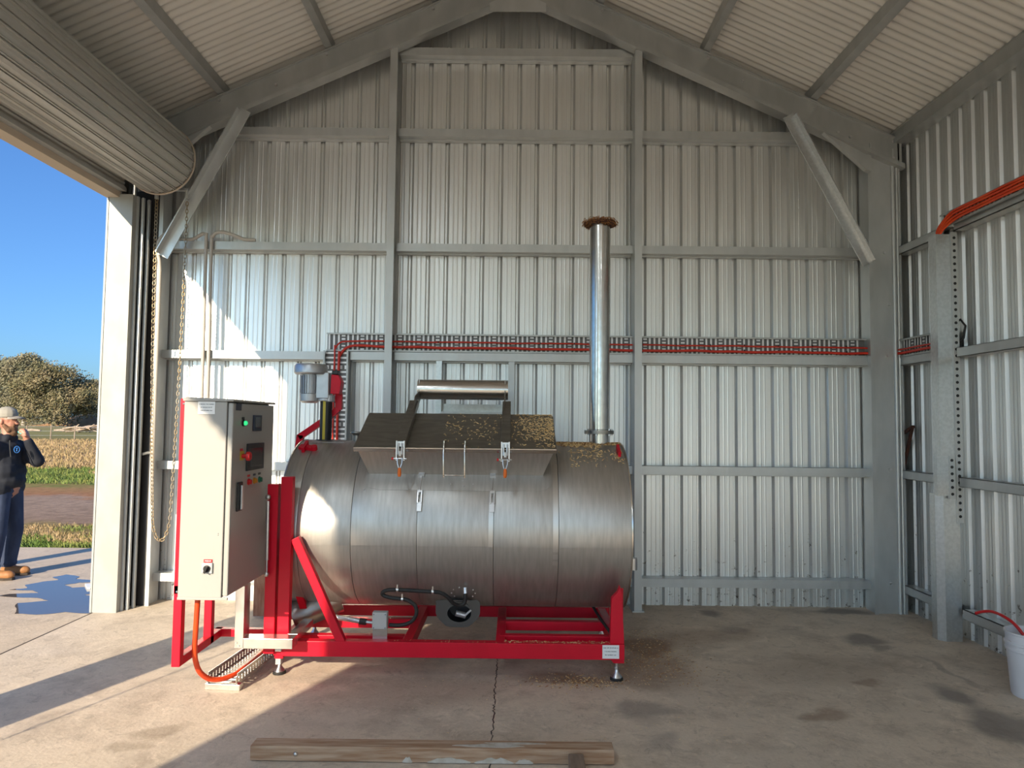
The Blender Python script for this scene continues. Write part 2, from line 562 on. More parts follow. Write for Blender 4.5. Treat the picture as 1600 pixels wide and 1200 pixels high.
def ground_material():
    mt, n, l, b = nodes_of('paddock ground')
    tcn = n.new('ShaderNodeTexCoord')
    sx = n.new('ShaderNodeSeparateXYZ')
    l.new(tcn.outputs['Object'], sx.inputs[0])
    nz = n.new('ShaderNodeTexNoise')
    nz.inputs['Scale'].default_value = 0.35
    nz.inputs['Detail'].default_value = 8
    nz.inputs['Roughness'].default_value = 0.7
    l.new(tcn.outputs['Object'], nz.inputs[0])
    # log-like distance so that each band can be placed along one ramp
    a = n.new('ShaderNodeMath'); a.operation = 'MAXIMUM'; a.inputs[1].default_value = 1.0
    l.new(sx.outputs[1], a.inputs[0])
    lg = n.new('ShaderNodeMath'); lg.operation = 'LOGARITHM'; lg.inputs[1].default_value = 10
    l.new(a.outputs[0], lg.inputs[0])
    ns = n.new('ShaderNodeMath'); ns.operation = 'MULTIPLY_ADD'
    ns.inputs[1].default_value = 0.16
    l.new(nz.outputs[0], ns.inputs[0])
    l.new(lg.outputs[0], ns.inputs[2])
    mr = n.new('ShaderNodeMapRange')
    mr.inputs[1].default_value, mr.inputs[2].default_value = 0.9 + .08, 2.5 + .08
    l.new(ns.outputs[0], mr.inputs[0])
    rp = n.new('ShaderNodeValToRGB')
    l.new(mr.outputs[0], rp.inputs[0])

    def pos(y):
        return (math.log10(y) - 0.9) / 1.6
    E_ = rp.color_ramp.elements
    stops = [(8.5, (.12, .16, .04)), (10.4, (.12, .16, .04)), (10.9, (.26, .20, .08)), (11.9, (.25, .19, .09)), (12.2, (.27, .19, .14)), (15.8, (.31, .23, .18)),
             (16.6, (.33, .17, .09)), (18.8, (.30, .19, .09)), (20.0, (.14, .20, .05)), (24.5, (.17, .21, .06)), (27, (.36, .26, .15)), (36, (.42, .30, .19)),
             (54, (.40, .28, .17)), (60, (.19, .17, .07)), (90, (.23, .22, .09)), (150, (.25, .22, .11))]
    E_[0].position, E_[0].color = pos(stops[0][0]), (*stops[0][1], 1)
    E_[1].position, E_[1].color = pos(stops[-1][0]), (*stops[-1][1], 1)
    for y, c in stops[1:-1]:
        e = E_.new(pos(y)); e.color = (*c, 1)
    n2 = n.new('ShaderNodeTexNoise')
    n2.inputs['Scale'].default_value = 5
    n2.inputs['Detail'].default_value = 8
    n2.inputs['Roughness'].default_value = 0.8
    l.new(tcn.outputs['Object'], n2.inputs[0])
    m2 = n.new('ShaderNodeMapRange')
    m2.inputs[1].default_value, m2.inputs[2].default_value, m2.inputs[3].default_value, m2.inputs[4].default_value = .3, .7, .6, 1.35
    l.new(n2.outputs[0], m2.inputs[0])
    mx = n.new('ShaderNodeMix'); mx.data_type = 'RGBA'; mx.blend_type = 'MULTIPLY'; mx.inputs[0].default_value = 1
    l.new(rp.outputs[0], mx.inputs[6]); l.new(m2.outputs[0], mx.inputs[7])
    l.new(mx.outputs[2], b.inputs['Base Color'])
    b.inputs['Roughness'].default_value = 0.95
    b.inputs['Specular IOR Level'].default_value = 0.1
    bp = n.new('ShaderNodeBump'); bp.inputs['Strength'].default_value = .6; bp.inputs['Distance'].default_value = .05
    l.new(n2.outputs[0], bp.inputs['Height']); l.new(bp.outputs[0], b.inputs['Normal'])
    return mt


M['ground'] = ground_material()
mt, n_, l_, b_ = nodes_of('water film')
b_.inputs['Base Color'].default_value = (0.10, 0.085, 0.075, 1)
b_.inputs['Roughness'].default_value = 0.06
b_.inputs['Specular IOR Level'].default_value = 1.0
b_.inputs['IOR'].default_value = 1.45
M['water'] = mt

# ------------------------------------------------------------------ the shed shell
YB = 7.0            # inside face of the back wall sheets
XW = 3.80           # inside face of the side wall sheets
YF = -7.0           # open front end of the shed
SLOPE = 0.455


def roof_z(x):
    return 6.345 - SLOPE * abs(x)


floor_o = MB().box(-3.77, 3.86, YF, 7.06, -0.15, 0).build('floor', M['floor'])
tag(floor_o, 'stained concrete slab inside the shed', 'floor', kind='structure')
apron = MB().box(-9.5, -3.785, -16, 9.72, -0.15, -0.004).build('floor_apron', M['apron'])
tag(apron, 'concrete apron outside the roller door', 'paving', kind='structure')
fapron = MB().box(-3.785, 9, -16, YF - 0.015, -0.15, -0.004).build('floor_front_apron', M['apron'])
tag(fapron, 'concrete apron in front of the open shed end', 'paving', kind='structure')
g = MB()
g.add([(-900, -400, -0.05), (500, -400, -0.05), (500, 1400, -0.05), (-900, 1400, -0.05)], [(0, 1, 2, 3)])
ground = g.build('ground', M['ground'])
tag(ground, 'paddock with dry stubble, gravel track and grass strips', 'ground', kind='structure')


def rib_profile(u0, u1, pitch, phase, depth=0.026):
    """(u, offset outward) points of rib and pan sheeting between u0 and u1"""
    pts = []
    k = math.floor((u0 - phase) / pitch) - 1
    while True:
        b = phase + k * pitch
        if b > u1 + pitch:
            break
        w = 0.048
        third = (pitch - w) / 3
        pts += [(b, 0), (b + 0.009, depth), (b + w - 0.022, depth), (b + w, 0),
                (b + w + third - .008, 0), (b + w + third, -.0016), (b + w + third + .008, 0),
                (b + w + 2 * third - .008, 0), (b + w + 2 * third, -.0016), (b + w + 2 * third + .008, 0)]
        k += 1
    out = [p for p in pts if u0 < p[0] < u1]
    return [(u0, 0)] + out + [(u1, 0)]


def sheet(u0, u1, pitch, phase, place, z0, ztop, mat, parent):
    mb = MB()
    pr = rib_profile(u0, u1, pitch, phase)
    v = []
    for u, d in pr:
        x, y = place(u, d)
        v += [(x, y, z0), (x, y, ztop(u))]
    f = [(2 * i, 2 * i + 2, 2 * i + 3, 2 * i + 1) for i in range(len(pr) - 1)]
    mb.add(v, f)
    return mb.build('wall_sheet', mat, parent)


wall_back = thing('wall_back', (0, YB, 0), 'ribbed sheet steel gable wall behind the drum', 'wall', kind='structure')
P_B, PH_B = 0.1795, 0.185
u = -3.80
edges_ = [-3.84]
k = math.ceil((-3.84 - PH_B - .1) / P_B)
while True:
    b = PH_B + k * P_B + 0.1
    if b > 3.7:
        break
    if b > -3.75:
        edges_.append(b)
    k += 4
edges_.append(3.84)
for a, b in zip(edges_[:-1], edges_[1:]):
    sheet(a, b, P_B, PH_B, lambda u_, d: (u_, YB + d), -0.02, lambda u_: roof_z(u_) - 0.012, M['wall'], wall_back)
GZ = [5.468, 4.645, 3.496, 2.424, 1.350, 0.283]


def girt_back(x0, x1, ztop):
    mb = MB()
    z0 = ztop - 0.078
    mb.box(x0, x1, 6.86, 6.872, z0, ztop)
    mb.box(x0, x1, 6.872, 6.996, ztop - .004, ztop)
    mb.box(x0, x1, 6.872, 6.996, z0, z0 + .004)
    mb.box(x0, x1, 6.94, 6.996, z0 - .012, z0)
    return mb.build('girt', M['galv'], wall_back)


for i, z in enumerate(GZ):
    if i == 0:
        girt_back(-1.165, 1.15, z)
    elif i == 1:
        for a, b in ((-2.87, -1.24), (-1.165, 1.15), (1.22, 2.87)):
            girt_back(a, b, z)
    elif i == 3:
        for a, b in ((-3.43, -1.85), (-1.59, -1.24), (-1.165, 1.15), (1.22, 3.43)):
            girt_back(a, b, z)
    else:
        for a, b in ((-3.43, -1.24), (-1.165, 1.15), (1.22, 3.43)):
            girt_back(a, b, z)

wall_right = thing('wall_right', (XW, 0, 0), 'ribbed sheet steel long wall beside the bucket', 'wall', kind='structure')
P_R, PH_R = 0.1625, 5.294 - 0.018
edges_ = [YF]
k = math.ceil((YF + 0.3 - PH_R - .1) / P_R)
while True:
    b = PH_R + k * P_R + 0.1
    if b > 6.9:
        break
    edges_.append(b)
    k += 4
edges_.append(7.03)
for a, b in zip(edges_[:-1], edges_[1:]):
    sheet(a, b, P_R, PH_R, lambda u_, d: (XW + d, u_), -0.02, lambda u_: 4.60, M['wall'], wall_right)


def girt_side(x0, x1, y0, y1, ztop, parent):
    s = 1 if x0 > 0 else -1
    mb = MB()
    z0 = ztop - 0.078
    mb.box(x0, x0 + s * .012, y0, y1, z0, ztop)
    mb.box(x0, x1, y0, y1, ztop - .004, ztop)
    mb.box(x0, x1, y0, y1, z0, z0 + .004)
    return mb.build('girt', M['galv'], parent)


for z in (3.486, 2.418, 1.343, 0.270):
    girt_side(3.69, 3.798, 6.06, 6.79, z, wall_right)
    girt_side(3.69, 3.798, -0.2, 5.90, z, wall_right)
    girt_side(3.69, 3.798, -6.9, -0.3, z, wall_right)
MB().prism([(3.66, 4.50), (3.80, 4.50), (3.80, 4.66), (3.70, 4.66), (3.66, 4.61)], 'y', YF, 6.86).build('eave_purlin', M['galv_dark'], wall_right)

# side wall with the roller doors
D1A, D1B, D2A, D2B, DH = 3.15, 6.50, -1.29, 1.83, 3.81
wall_left = thing('wall_left', (-XW, 0, 0), 'sheet steel wall around the roller doors', 'wall', kind='structure')
for a, b in ((YF, -4.2), (-4.2, D2A), (D2B, D1A), (D1B + 0.02, 7.03)):
    sheet(a, b, P_R, 0.02, lambda u_, d: (-XW - d, u_), -0.02, lambda u_: 4.60, M['wall'], wall_left)
for a, b in ((D2A, D2B), (D1A, D1B)):
    sheet(a, b, P_R, 0.02, lambda u_, d: (-XW - d, u_), DH + .04, lambda u_: 4.60, M['wall'], wall_left)
MB().prism([(-3.66, 4.50), (-3.80, 4.50), (-3.80, 4.66), (-3.70, 4.66), (-3.66, 4.61)], 'y', YF, 6.86).build('eave_purlin', M['galv_dark'], wall_left)

wall_front = thing('wall_front', (0, YF, 0), 'sheet steel gable above the open shed end', 'wall', kind='structure')
sheet(-3.84, 3.84, P_B, PH_B, lambda u_, d: (u_, YF - d), 4.15, lambda u_: roof_z(u_) - 0.012, M['wall'], wall_front)

# roof: corrugated sheets, ribs running from ridge to eave
ceiling = thing('ceiling', (0, 0, 6.3), 'corrugated steel roof on zinc purlins', 'roof', kind='structure')
for s in (-1, 1):
    y = YF - 0.15
    while y < 7.1:
        y1 = min(y + 0.801, 7.12)
        v, f = [], []
        nseg = int(round((y1 - y) / 0.089 * 8))
        for i in range(nseg + 1):
            yy = y + (y1 - y) * i / nseg
            dz = 0.0125 * math.cos(2 * math.pi * yy / 0.089)
            v += [(0, yy, roof_z(0) + dz), (s * 3.98, yy, roof_z(3.98) + dz)]
        f = [(2 * i, 2 * i + 1, 2 * i + 3, 2 * i + 2) for i in range(nseg)]
        MB().add(v, f).build('roof_sheet', M['roof'], ceiling, smooth=80)
        y = y1
    for x in (0.28, 0.83, 1.865, 2.90):
        if x < 0.5:
            continue
        zc = roof_z(x) - 0.012
        w = 0.05
        poly = [(s * (x - w), zc + SLOPE * w - .10), (s * (x + w * .2), zc - SLOPE * w * .2 - .10), (s * (x + w * .2), zc - SLOPE * w * .2), (s * (x - w), zc + SLOPE * w)]
        MB().prism(poly, 'y', YF, 6.86).build('purlin', M['galv_dark'], ceiling)

# unseen fill lamps, added under the purlins to brighten the shed interior
FILL_POWER = 46.0
fillmat = pmat('fill diffuser', (0.8, 0.8, 0.8), 0.5, emit=((0.80, 0.93, 1.0), FILL_POWER))
for i, (lx, ly, where) in enumerate(((-1.87, 0.6, 'nearest the drum'), (-1.87, -3.4, 'deeper in the shed on the door side'), (1.87, -3.4, 'deeper in the shed on the wall side'))):
    zt = roof_z(1.87) - .12
    t = thing('fill_lamp', (lx, ly, zt - .35), 'added linear fill lamp under the roof, ' + where, 'lamp', 'added fill lamps under the roof')
    MB().box(lx - .13, lx + .13, ly - .62, ly + .62, zt - .30, zt - .24).build('housing', M['jamb'], t, bevel=.01)
    MB().box(lx - .11, lx + .11, ly - .60, ly + .60, zt - .312, zt - .300).build('diffuser', fillmat, t)
    for q in (-.5, .5):
        MB().cyl((lx, ly + q, zt - .24), (lx, ly + q, zt + .02), .004, n=6).build('hanger', M['galv'], t)

# steel frame in the gable plane
frame = thing('steel_portal_frame', (0, 6.78, 0), 'galvanised portal frame of columns and rafters at gable wall', 'frame', kind='structure')


def rafter_z(x, top):
    return (6.225 if top else 5.95) - SLOPE * abs(x)


def column_pair(yf):
    """columns and rafters of one portal frame, web facing the camera at yf"""
    for s in (-1, 1):
        mb = MB()
        X = lambda a, b: (min(s * a, s * b), max(s * a, s * b))
        x0, x1 = X(3.43, 3.71)
        mb.box(x0, x1, yf, yf + .012, 0, 4.50)
        a, b = X(3.425, 3.437)
        mb.box(a, b, yf - .035, yf + .19, 0, 4.50)
        a, b = X(3.40, 3.425)
        mb.box(a, b, yf - .035, yf - .028, 0, 4.42)
        a, b = X(3.700, 3.715)
        mb.box(a, b, yf - .02, yf + .19, 0, 4.50)
        mb.cyl((s * 3.655, yf, 0), (s * 3.655, yf, 4.45), .022, n=10)
        mb.cyl((s * 3.69, yf - .004, 0), (s * 3.69, yf - .004, 4.45), .014, n=8)
        mb.build('column', M['galv'], frame, smooth=40)
        # rafter: web, bottom flange with lip, top flange
        mb = MB()
        e = 3.74
        mb.prism([(0, rafter_z(0, 0)), (s * e, rafter_z(e, 0)), (s * e, rafter_z(e, 1)), (0, rafter_z(0, 1))], 'y', yf - .02, yf - .005)
        mb.prism([(0, rafter_z(0, 0) - .012), (s * e, rafter_z(e, 0) - .012), (s * e, rafter_z(e, 0)), (0, rafter_z(0, 0))], 'y', yf - .075, yf + .06)
        mb.prism([(0, rafter_z(0, 1) - .012), (s * e, rafter_z(e, 1) - .012), (s * e, rafter_z(e, 1)), (0, rafter_z(0, 1))], 'y', yf - .05, yf + .06)
        mb.prism([(0, rafter_z(0, 0)), (s * e, rafter_z(e, 0)), (s * e, rafter_z(e, 0) + .035), (0, rafter_z(0, 0) + .035)], 'y', yf - .075, yf - .070)
        mb.build('rafter', M['galv_dark'], frame)


column_pair(6.78)
MB().box(-3.67, -3.445, 6.755, 6.766, 0.0, 3.95).build('corner_plate', M['dark_plate'], frame)  # dark plate set over the web of the doorway column
# apex plate, haunches, braces, wall posts
MB().prism([(-.275, 5.745), (.275, 5.745), (.275, 5.83), (0, 5.96), (-.275, 5.83)], 'y', 6.69, 6.70).build('apex_plate', M['galv'], frame)
for s in (-1, 1):
    MB().prism([(s * 2.95, 4.57), (s * 3.40, 4.33), (s * 3.40, 4.19), (s * 3.35, 4.21)], 'y', 6.67, 6.73).build('haunch', M['galv'], frame)
    mb = MB()
    mb.bar((s * 2.60, 6.655, 4.72), (s * 3.36, 6.69, 3.30), 0.012, 0.105, up=(s * 1, 0, 0.55))
    mb.bar((s * 2.655, 6.62, 4.72), (s * 3.40, 6.655, 3.33), 0.075, 0.010, up=(s * 1, 0, 0.55))
    mb.build('knee_brace', M['spangle' if s > 0 else 'galv'], frame)
for x0, side in ((-1.237, 1), (1.15, 1)):
    mb = MB()
    mb.box(x0, x0 + .07, 6.74, 6.748, 0, 5.40)              # front flange
    mb.box(x0, x0 + .006, 6.748, 6.98, 0, 5.40)             # web
    mb.box(x0, x0 + .07, 6.972, 6.98, 0, 5.40)              # back flange
    mb.box(x0 + .064, x0 + .07, 6.748, 6.768, 0, 5.40)      # lip
    mb.box(x0 - .02, x0 + .09, 6.72, 6.98, 0, .012)
    mb.build('wall_post', M['galv'], frame)
bolt = MB().cyl((0, 0, 0), (0, -.018, 0), .013, n=6).build('bolt', M['chrome'], frame)
bolt.location = (3.66, 6.775, 4.36)
for x, y, z in ((3.66, 6.775, 4.2), (3.66, 6.775, 4.52), (3.56, 6.778, 3.43), (3.60, 6.778, 2.93), (3.57, 6.778, 2.43), (3.58, 6.778, 1.35), (3.66, 6.775, 1.4),
                (3.57, 6.778, .28), (2.9, 6.757, 4.85), (3.0, 6.757, 4.62), (3.12, 6.757, 4.6), (3.24, 6.757, 4.56), (1.865, 6.757, 5.33), (0.83, 6.757, 5.8),
                (-1.865, 6.757, 5.33), (-0.83, 6.757, 5.8), (-2.9, 6.757, 4.86), (-2.35, 6.757, 5.02), (2.2, 6.757, 5.1), (-3.58, 6.778, 1.35)):
    c = dup(bolt, (0, 0, 0), frame)
    c.location = (x, y, z)

# roller door 1 in the long wall
door = thing('door_1', (-3.7, 4.8, 0), 'rolled-up steel roller door over the driveway opening', 'door', kind='structure')
mb = MB()
mb.box(-3.79, -3.565, 6.50, 6.515, 0, 3.84)
mb.box(-3.80, -3.785, 6.50, 6.99, 0, 3.84)
mb.box(-3.575, -3.565, 6.515, 6.56, 0, 3.84)
mb.build('jamb', M['jamb'], door)
mb = MB()
for x, y in ((-3.565, 6.56), (-3.535, 6.60), (-3.51, 6.66)):
    mb.box(x, x + .018, y, y + .03, 0, 3.84)
    mb.box(x - .02, x, y + .025, y + .03, 0, 3.84)
mb.build('guide_rail', M['galv'], door)
MB().box(-3.82, -3.69, D1A - .1, 6.52, 3.81, 3.885).build('door_head', M['beige'], door)
# rolled curtain
CX_, CZ_, CR_ = -3.335, 4.175, 0.315
nr = 30
prof = []
nr = 25
for i in range(nr):
    for t_, h_ in ((0, 0), (.28, .001), (.56, 0), (.60, .013), (.68, .013), (.72, -.004), (.78, -.004), (.82, .013), (.90, .013), (.95, 0)):
        a = 2 * math.pi * (i + t_) / nr
        prof.append((CX_ + (CR_ + h_) * math.cos(a), CZ_ + (CR_ + h_) * math.sin(a)))
MB().prism(prof, 'y', 3.2, 6.50).build('curtain_roll', M['curtain'], door)
mb = MB()
z = 3.9
v = []
zs = []
i = 0
while z < 4.2:
    v += [(-3.655 + (0.012 if i % 2 else 0), 3.2, z), (-3.655 + (0.012 if i % 2 else 0), 6.5, z)]
    z += 0.022 if i % 2 else 0.012
    if i % 2:
        v += [(-3.655, 3.2, z), (-3.655, 6.5, z)]
    else:
        v += [(-3.643, 3.2, z), (-3.643, 6.5, z)]
    i += 1
mb.add(v, [(2 * q, 2 * q + 2, 2 * q + 3, 2 * q + 1) for q in range(len(v) // 2 - 1)])
mb.build('curtain', M['curtain'], door)
MB().box(-3.69, -3.63, 3.2, 6.5, 3.865, 3.90).build('bottom_rail', M['galv_dark'], door)
ringp = [(CX_ + 0.325 * math.cos(2 * math.pi * i / 36), 6.52, CZ_ + 0.325 * math.sin(2 * math.pi * i / 36)) for i in range(36)]
MB().tube(ringp, 0.011, 6, closed=True).build('roll_rim', M['beige'], door, smooth=60)
mb = MB()
mb.cyl((CX_, 6.505, CZ_), (CX_, 6.53, CZ_), 0.30, n=24)
mb.cyl((CX_, 6.53, CZ_), (CX_, 6.72, CZ_), 0.03, n=12)
mb.box(CX_ - .30, CX_ + .06, 6.66, 6.70, CZ_ - .08, CZ_ + .06)
mb.build('roll_bracket', M['galv_dark'], door, smooth=30)
for x in (-3.405, -3.115):
    MB().cyl((x, 6.62, 3.835), (x, 6.62, 3.93), .020, n=12).build('chain_guide', M['jamb'], door, smooth=30)
MB().tube([(-3.405, 6.62, 3.93), (-3.41, 6.60, 3.955), (-3.45, 6.58, 3.95), (-3.5, 6.58, 3.90)], .014, 8).build('chain_guide_arm', M['galv'], door, smooth=40)
MB().box(-3.42, -3.10, 6.60, 6.64, 3.915, 3.935).build('chain_guide_bar', M['galv'], door)


# chain: links alternate by 90 degrees along a path
def chain_mesh(pts, pitch=0.036):
    mb = MB()
    segs = [0]
    pts = [Vector(p) for p in pts]
    for a, b in zip(pts[:-1], pts[1:]):
        segs.append(segs[-1] + (b - a).length)
    n = int(segs[-1] / pitch)
    for i in range(n):
        d = (i + .5) * pitch
        k = max(j for j in range(len(segs) - 1) if segs[j] <= d)
        t = (pts[k + 1] - pts[k]).normalized()
        p = pts[k] + t * (d - segs[k])
        side = t.cross(Vector((0, 1, 0))).normalized()
        ax = side if i % 2 == 0 else (side * 0.5 + Vector((0, 0.87, 0)))
        lp = []
        for q in range(8):
            an = 2 * math.pi * q / 8
            lp.append(p + t * (math.sin(an) * pitch * .68) + ax * (math.cos(an) * .0125))
        mb.tube(lp, .0036, 4, closed=True)
    return mb


def loop_path(xa, xb, y, ztop, zbot, xc=None):
    pts = []
    for i in range(20):
        t = i / 19
        pts.append((xa + (xa + .07 - xa) * t ** 2, y, ztop + (zbot + .28 - ztop) * t))
    x0, x1 = xa + .07, xb - .05
    for i in range(1, 12):
        a = math.pi * i / 12
        pts.append(((x0 + x1) / 2 - (x1 - x0) / 2 * math.cos(a), y, zbot + .28 - .28 * math.sin(a)))
    for i in range(20):
        t = i / 19
        pts.append((xb - .05 * (1 - t) ** 2, y, zbot + .28 + (ztop - zbot - .28) * t))
    return pts


ch = chain_mesh(loop_path(-3.405, -3.115, 6.62, 3.84, .63)).build('hoist_chain', M['chain'], smooth=60)
tag(ch, 'long looped hand chain hanging below the roller door end', 'chain')
ch2 = chain_mesh([(-3.40, 2.39, 3.9), (-3.40, 2.39, .7)], .05).build('hoist_chain', M['chain'], smooth=60)
tag(ch2, 'straight hand chain hanging at the pier between the doors', 'chain')

# pipes on the back wall near the doorway
cond = MB().tube([(-3.05, 6.88, 3.5), (-3.15, 6.88, 3.52), (-3.22, 6.89, 3.515), (-3.34, 6.9, 3.54)], .012, 8)
pp = [(-3.30, 6.875, 3.52), (-3.18, 6.86, 3.512), (-3.12, 6.85, 3.53), (-3.05, 6.84, 3.565), (-3.02, 6.835, 3.54), (-3.018, 6.835, 3.48), (-3.01, 6.835, 2.5), (-3.0, 6.835, 0.9)]
o = MB().hose(pp, .0165, 10).build('conduit_pipe', M['pipe'], smooth=50)
tag(o, 'grey conduit pipe bending away from the doorway, nearer the chain', 'pipe')
pp = [(-2.55, 6.875, 3.515), (-2.66, 6.86, 3.52), (-2.75, 6.85, 3.555), (-2.85, 6.84, 3.58), (-2.92, 6.835, 3.575), (-2.958, 6.835, 3.53), (-2.965, 6.835, 3.45), (-2.955, 6.835, 2.5), (-2.945, 6.835, 0.9)]
o = MB().hose(pp, .0175, 10).build('conduit_pipe', M['pipe'], smooth=50)
tag(o, 'grey conduit pipe with a swan neck bend, nearer the drum', 'pipe')
pp = [(-3.28, 6.80, 3.56), (-3.34, 6.76, 3.55), (-3.40, 6.73, 3.50), (-3.43, 6.725, 3.42), (-3.425, 6.725, 3.33), (-3.405, 6.725, 3.22), (-3.40, 6.725, 2.9), (-3.40, 6.725, 0.95)]
o = MB().hose(pp, .018, 10).build('conduit_pipe', M['pipe'], smooth=50)
tag(o, 'grey conduit pipe curling round the doorway column', 'pipe')
o = MB().tube([(-3.49, 6.70, 1.42), (-3.46, 6.74, 1.43), (-3.42, 6.76, 1.43)], .014, 8).build('pipe_hook', M['galv'], smooth=50)
tag(o, 'short bent pipe stub on the dark doorway column', 'pipe')

# framed opening above the drum on the back wall
fr = thing('wall_stud_frame', (-.37, 6.9, 1.36), 'zinc stud frame on back wall above the steel roller weight', 'frame')
MB().box(-.755, -.70, 6.87, 6.99, 1.36, 2.345).build('stud', M['spangle'], fr)
MB().box(-.052, .006, 6.87, 6.99, 1.36, 2.345).build('stud', M['galv'], fr)
MB().box(-.70, -.052, 6.87, 6.99, 1.835, 1.855).build('sill', M['galv'], fr)
MB().box(-.70, -.052, 6.965, 6.995, 1.855, 1.93).build('sill_upstand', M['spangle'], fr)


# ------------------------------------------------------------------ cable trays
def tray(name, label, p0, p1, up, nrm, h, parent_z, dep=.035):
    """ladder tray from p0 to p1 (lower edge), h high along up, nrm points into the room"""
    p0, p1, up, nrm = Vector(p0), Vector(p1), Vector(up), Vector(nrm)
    t = thing(name, p0, label, 'cable tray')
    d = (p1 - p0)
    L = d.length
    d.normalize()
    for q in (0, 1):
        mb = MB()
        a = p0 + up * (h * q)
        mb.bar(a + nrm * dep / 2, a + d * L + nrm * dep / 2, dep, .006, up=up)
        mb.bar(a + nrm * dep + up * (-.006 if q else .006), a + d * L + nrm * dep + up * (-.006 if q else .006), .004, .014, up=up)
        mb.build('tray_edge', M['galv_dark'], t)
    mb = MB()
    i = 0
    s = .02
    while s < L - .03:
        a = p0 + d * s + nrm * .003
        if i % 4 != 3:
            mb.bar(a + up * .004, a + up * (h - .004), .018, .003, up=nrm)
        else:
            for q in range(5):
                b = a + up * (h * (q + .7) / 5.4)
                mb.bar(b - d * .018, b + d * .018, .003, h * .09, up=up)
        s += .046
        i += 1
    mb.build('tray_slots', M['tray_glint'], t)
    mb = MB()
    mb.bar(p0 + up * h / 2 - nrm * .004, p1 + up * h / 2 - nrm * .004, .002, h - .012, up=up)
    mb.build('tray_shade_strip', M['tray_gap_shade'], t)  # dark strip painting the shade seen between the bars
    return t


tray('cable_tray', 'slotted cable tray along back wall above the mid girt', (-1.825, 6.90, 2.432), (3.42, 6.90, 2.428), (0, 0, 1), (0, -1, 0), .175, 0)
tray('cable_tray', 'short upright cable tray dropping behind the drum motor', (-1.60, 6.86, 2.43), (-1.60, 6.86, 0.9), (-1, 0, 0), (0, -1, 0), .235, 0, .05)
tray('cable_tray', 'short piece of slotted cable tray between column and channel post', (3.72, 6.76, 2.42), (3.72, 6.03, 2.42), (0, 0, 1), (-1, 0, 0), .165, 0)
tray('cable_tray', 'high slotted cable tray full of orange conduits', (3.665, 6.02, 3.455), (3.665, -1.0, 3.47), (0, 0, 1), (-1, 0, 0), .115, 0, .018)


def wavy(p0, p1, n, amp, ph, ax):
    p0, p1, ax = Vector(p0), Vector(p1), Vector(ax)
    return [p0.lerp(p1, i / n) + ax * (amp * math.sin(i * 1.9 + ph) * math.cos(i * .7 + ph)) for i in range(n + 1)]


path = [(-1.735, 6.835, .9), (-1.735, 6.835, 2.35), (-1.73, 6.84, 2.45), (-1.69, 6.85, 2.51), (-1.62, 6.86, 2.525)] + wavy((-1.5, 6.865, 2.53), (3.40, 6.865, 2.515), 30, .004, 0, (0, 0, 1)) + \
       [(3.58, 6.83, 2.50), (3.68, 6.76, 2.49), (3.70, 6.5, 2.495), (3.70, 6.05, 2.49)]
o = MB().hose(path, .008, 8, 3).build('power_cable', M['conduit_red'], smooth=60)
tag(o, 'thin orange conduit, upper of two in back wall tray', 'cable')
path = [(-1.69, 6.825, .9), (-1.69, 6.825, 2.30), (-1.68, 6.83, 2.38), (-1.64, 6.845, 2.45), (-1.56, 6.85, 2.483), (-1.45, 6.855, 2.485)] + wavy((-1.3, 6.86, 2.475), (3.40, 6.86, 2.462), 26, .006, 1, (0, 0, 1)) + \
       [(3.58, 6.82, 2.46), (3.68, 6.75, 2.455), (3.695, 6.5, 2.46), (3.695, 6.05, 2.46)]
o = MB().hose(path, .013, 8, 3).build('power_cable', M['conduit_red'], smooth=60)
tag(o, 'thick orange conduit, lower of two in back wall tray', 'cable')
names = ('topmost', 'second', 'third', 'lowest')
for i in range(4):
    zz = 3.552 - i * .021 - (0.006 if i > 1 else 0)
    path = [(3.60, 6.0 - i * .012, 3.30), (3.60, 5.985 - i * .014, 3.42 - i * .01), (3.61, 5.93 - i * .02, 3.48 - i * .014), (3.628, 5.84 - i * .02, zz - .012), (3.635, 5.70 - i * .02, zz)] + \
        wavy((3.638, 5.5, zz), (3.638, -.8, zz + .01), 24, .004, i, (0, 0, 1))
    o = MB().hose(path, .0105, 8, 3).build('power_cable', M['orange'], smooth=60)
    tag(o, 'orange conduit in the high wall tray, %s of four' % names[i], 'cable')
mb = MB()
for x in [-1.4 + .33 * i for i in range(15)]:
    for z_, r in ((2.527, .0095), (2.472, .0145)):
        mb.cyl((x, 6.862, z_), (x + .008, 6.862, z_), r, n=8)
o = mb.build('cable_ties', M['black'])
tag(o, 'black cable ties round the back wall conduits', 'ties', kind='stuff')

# channel post standing at the long wall, with perforated strut
post = thing('channel_post', (3.62, 5.98, 0), 'free standing zinc channel post with drilled strut by long wall', 'post')
mb = MB()
mb.box(3.572, 3.705, 5.932, 5.940, 0, 1.20)
mb.prism([(3.525, 5.975), (3.572, 5.932), (3.576, 5.938), (3.533, 5.98)], 'z', 0, 1.20)
mb.box(3.525, 3.531, 5.978, 6.05, 0, 1.20)
mb.box(3.699, 3.705, 5.94, 6.05, 0, 1.20)
mb.build('channel', M['spangle'], post)
mb = MB()
mb.box(3.555, 3.70, 5.932, 5.940, 1.20, 3.385)
mb.box(3.555, 3.561, 5.94, 6.04, 1.20, 3.385)
mb.box(3.72, 3.726, 5.94, 6.04, 1.20, 3.385)
mb.build('upper_channel', M['spangle'], post)
MB().box(3.674, 3.724, 5.915, 5.935, .965, 3.40).build('strut', M['galv'], post)
MB().box(3.505, 3.60, 5.90, 5.93, 1.19, 1.52).build('splice_plate', M['spangle'], post)
MB().box(3.60, 3.645, 5.89, 5.915, 1.165, 1.515).build('splice_strut', M['galv'], post)
hole = MB().cyl((0, 0, 0), (0, -.002, 0), .0125, n=12).build('hole', M['black'], post)
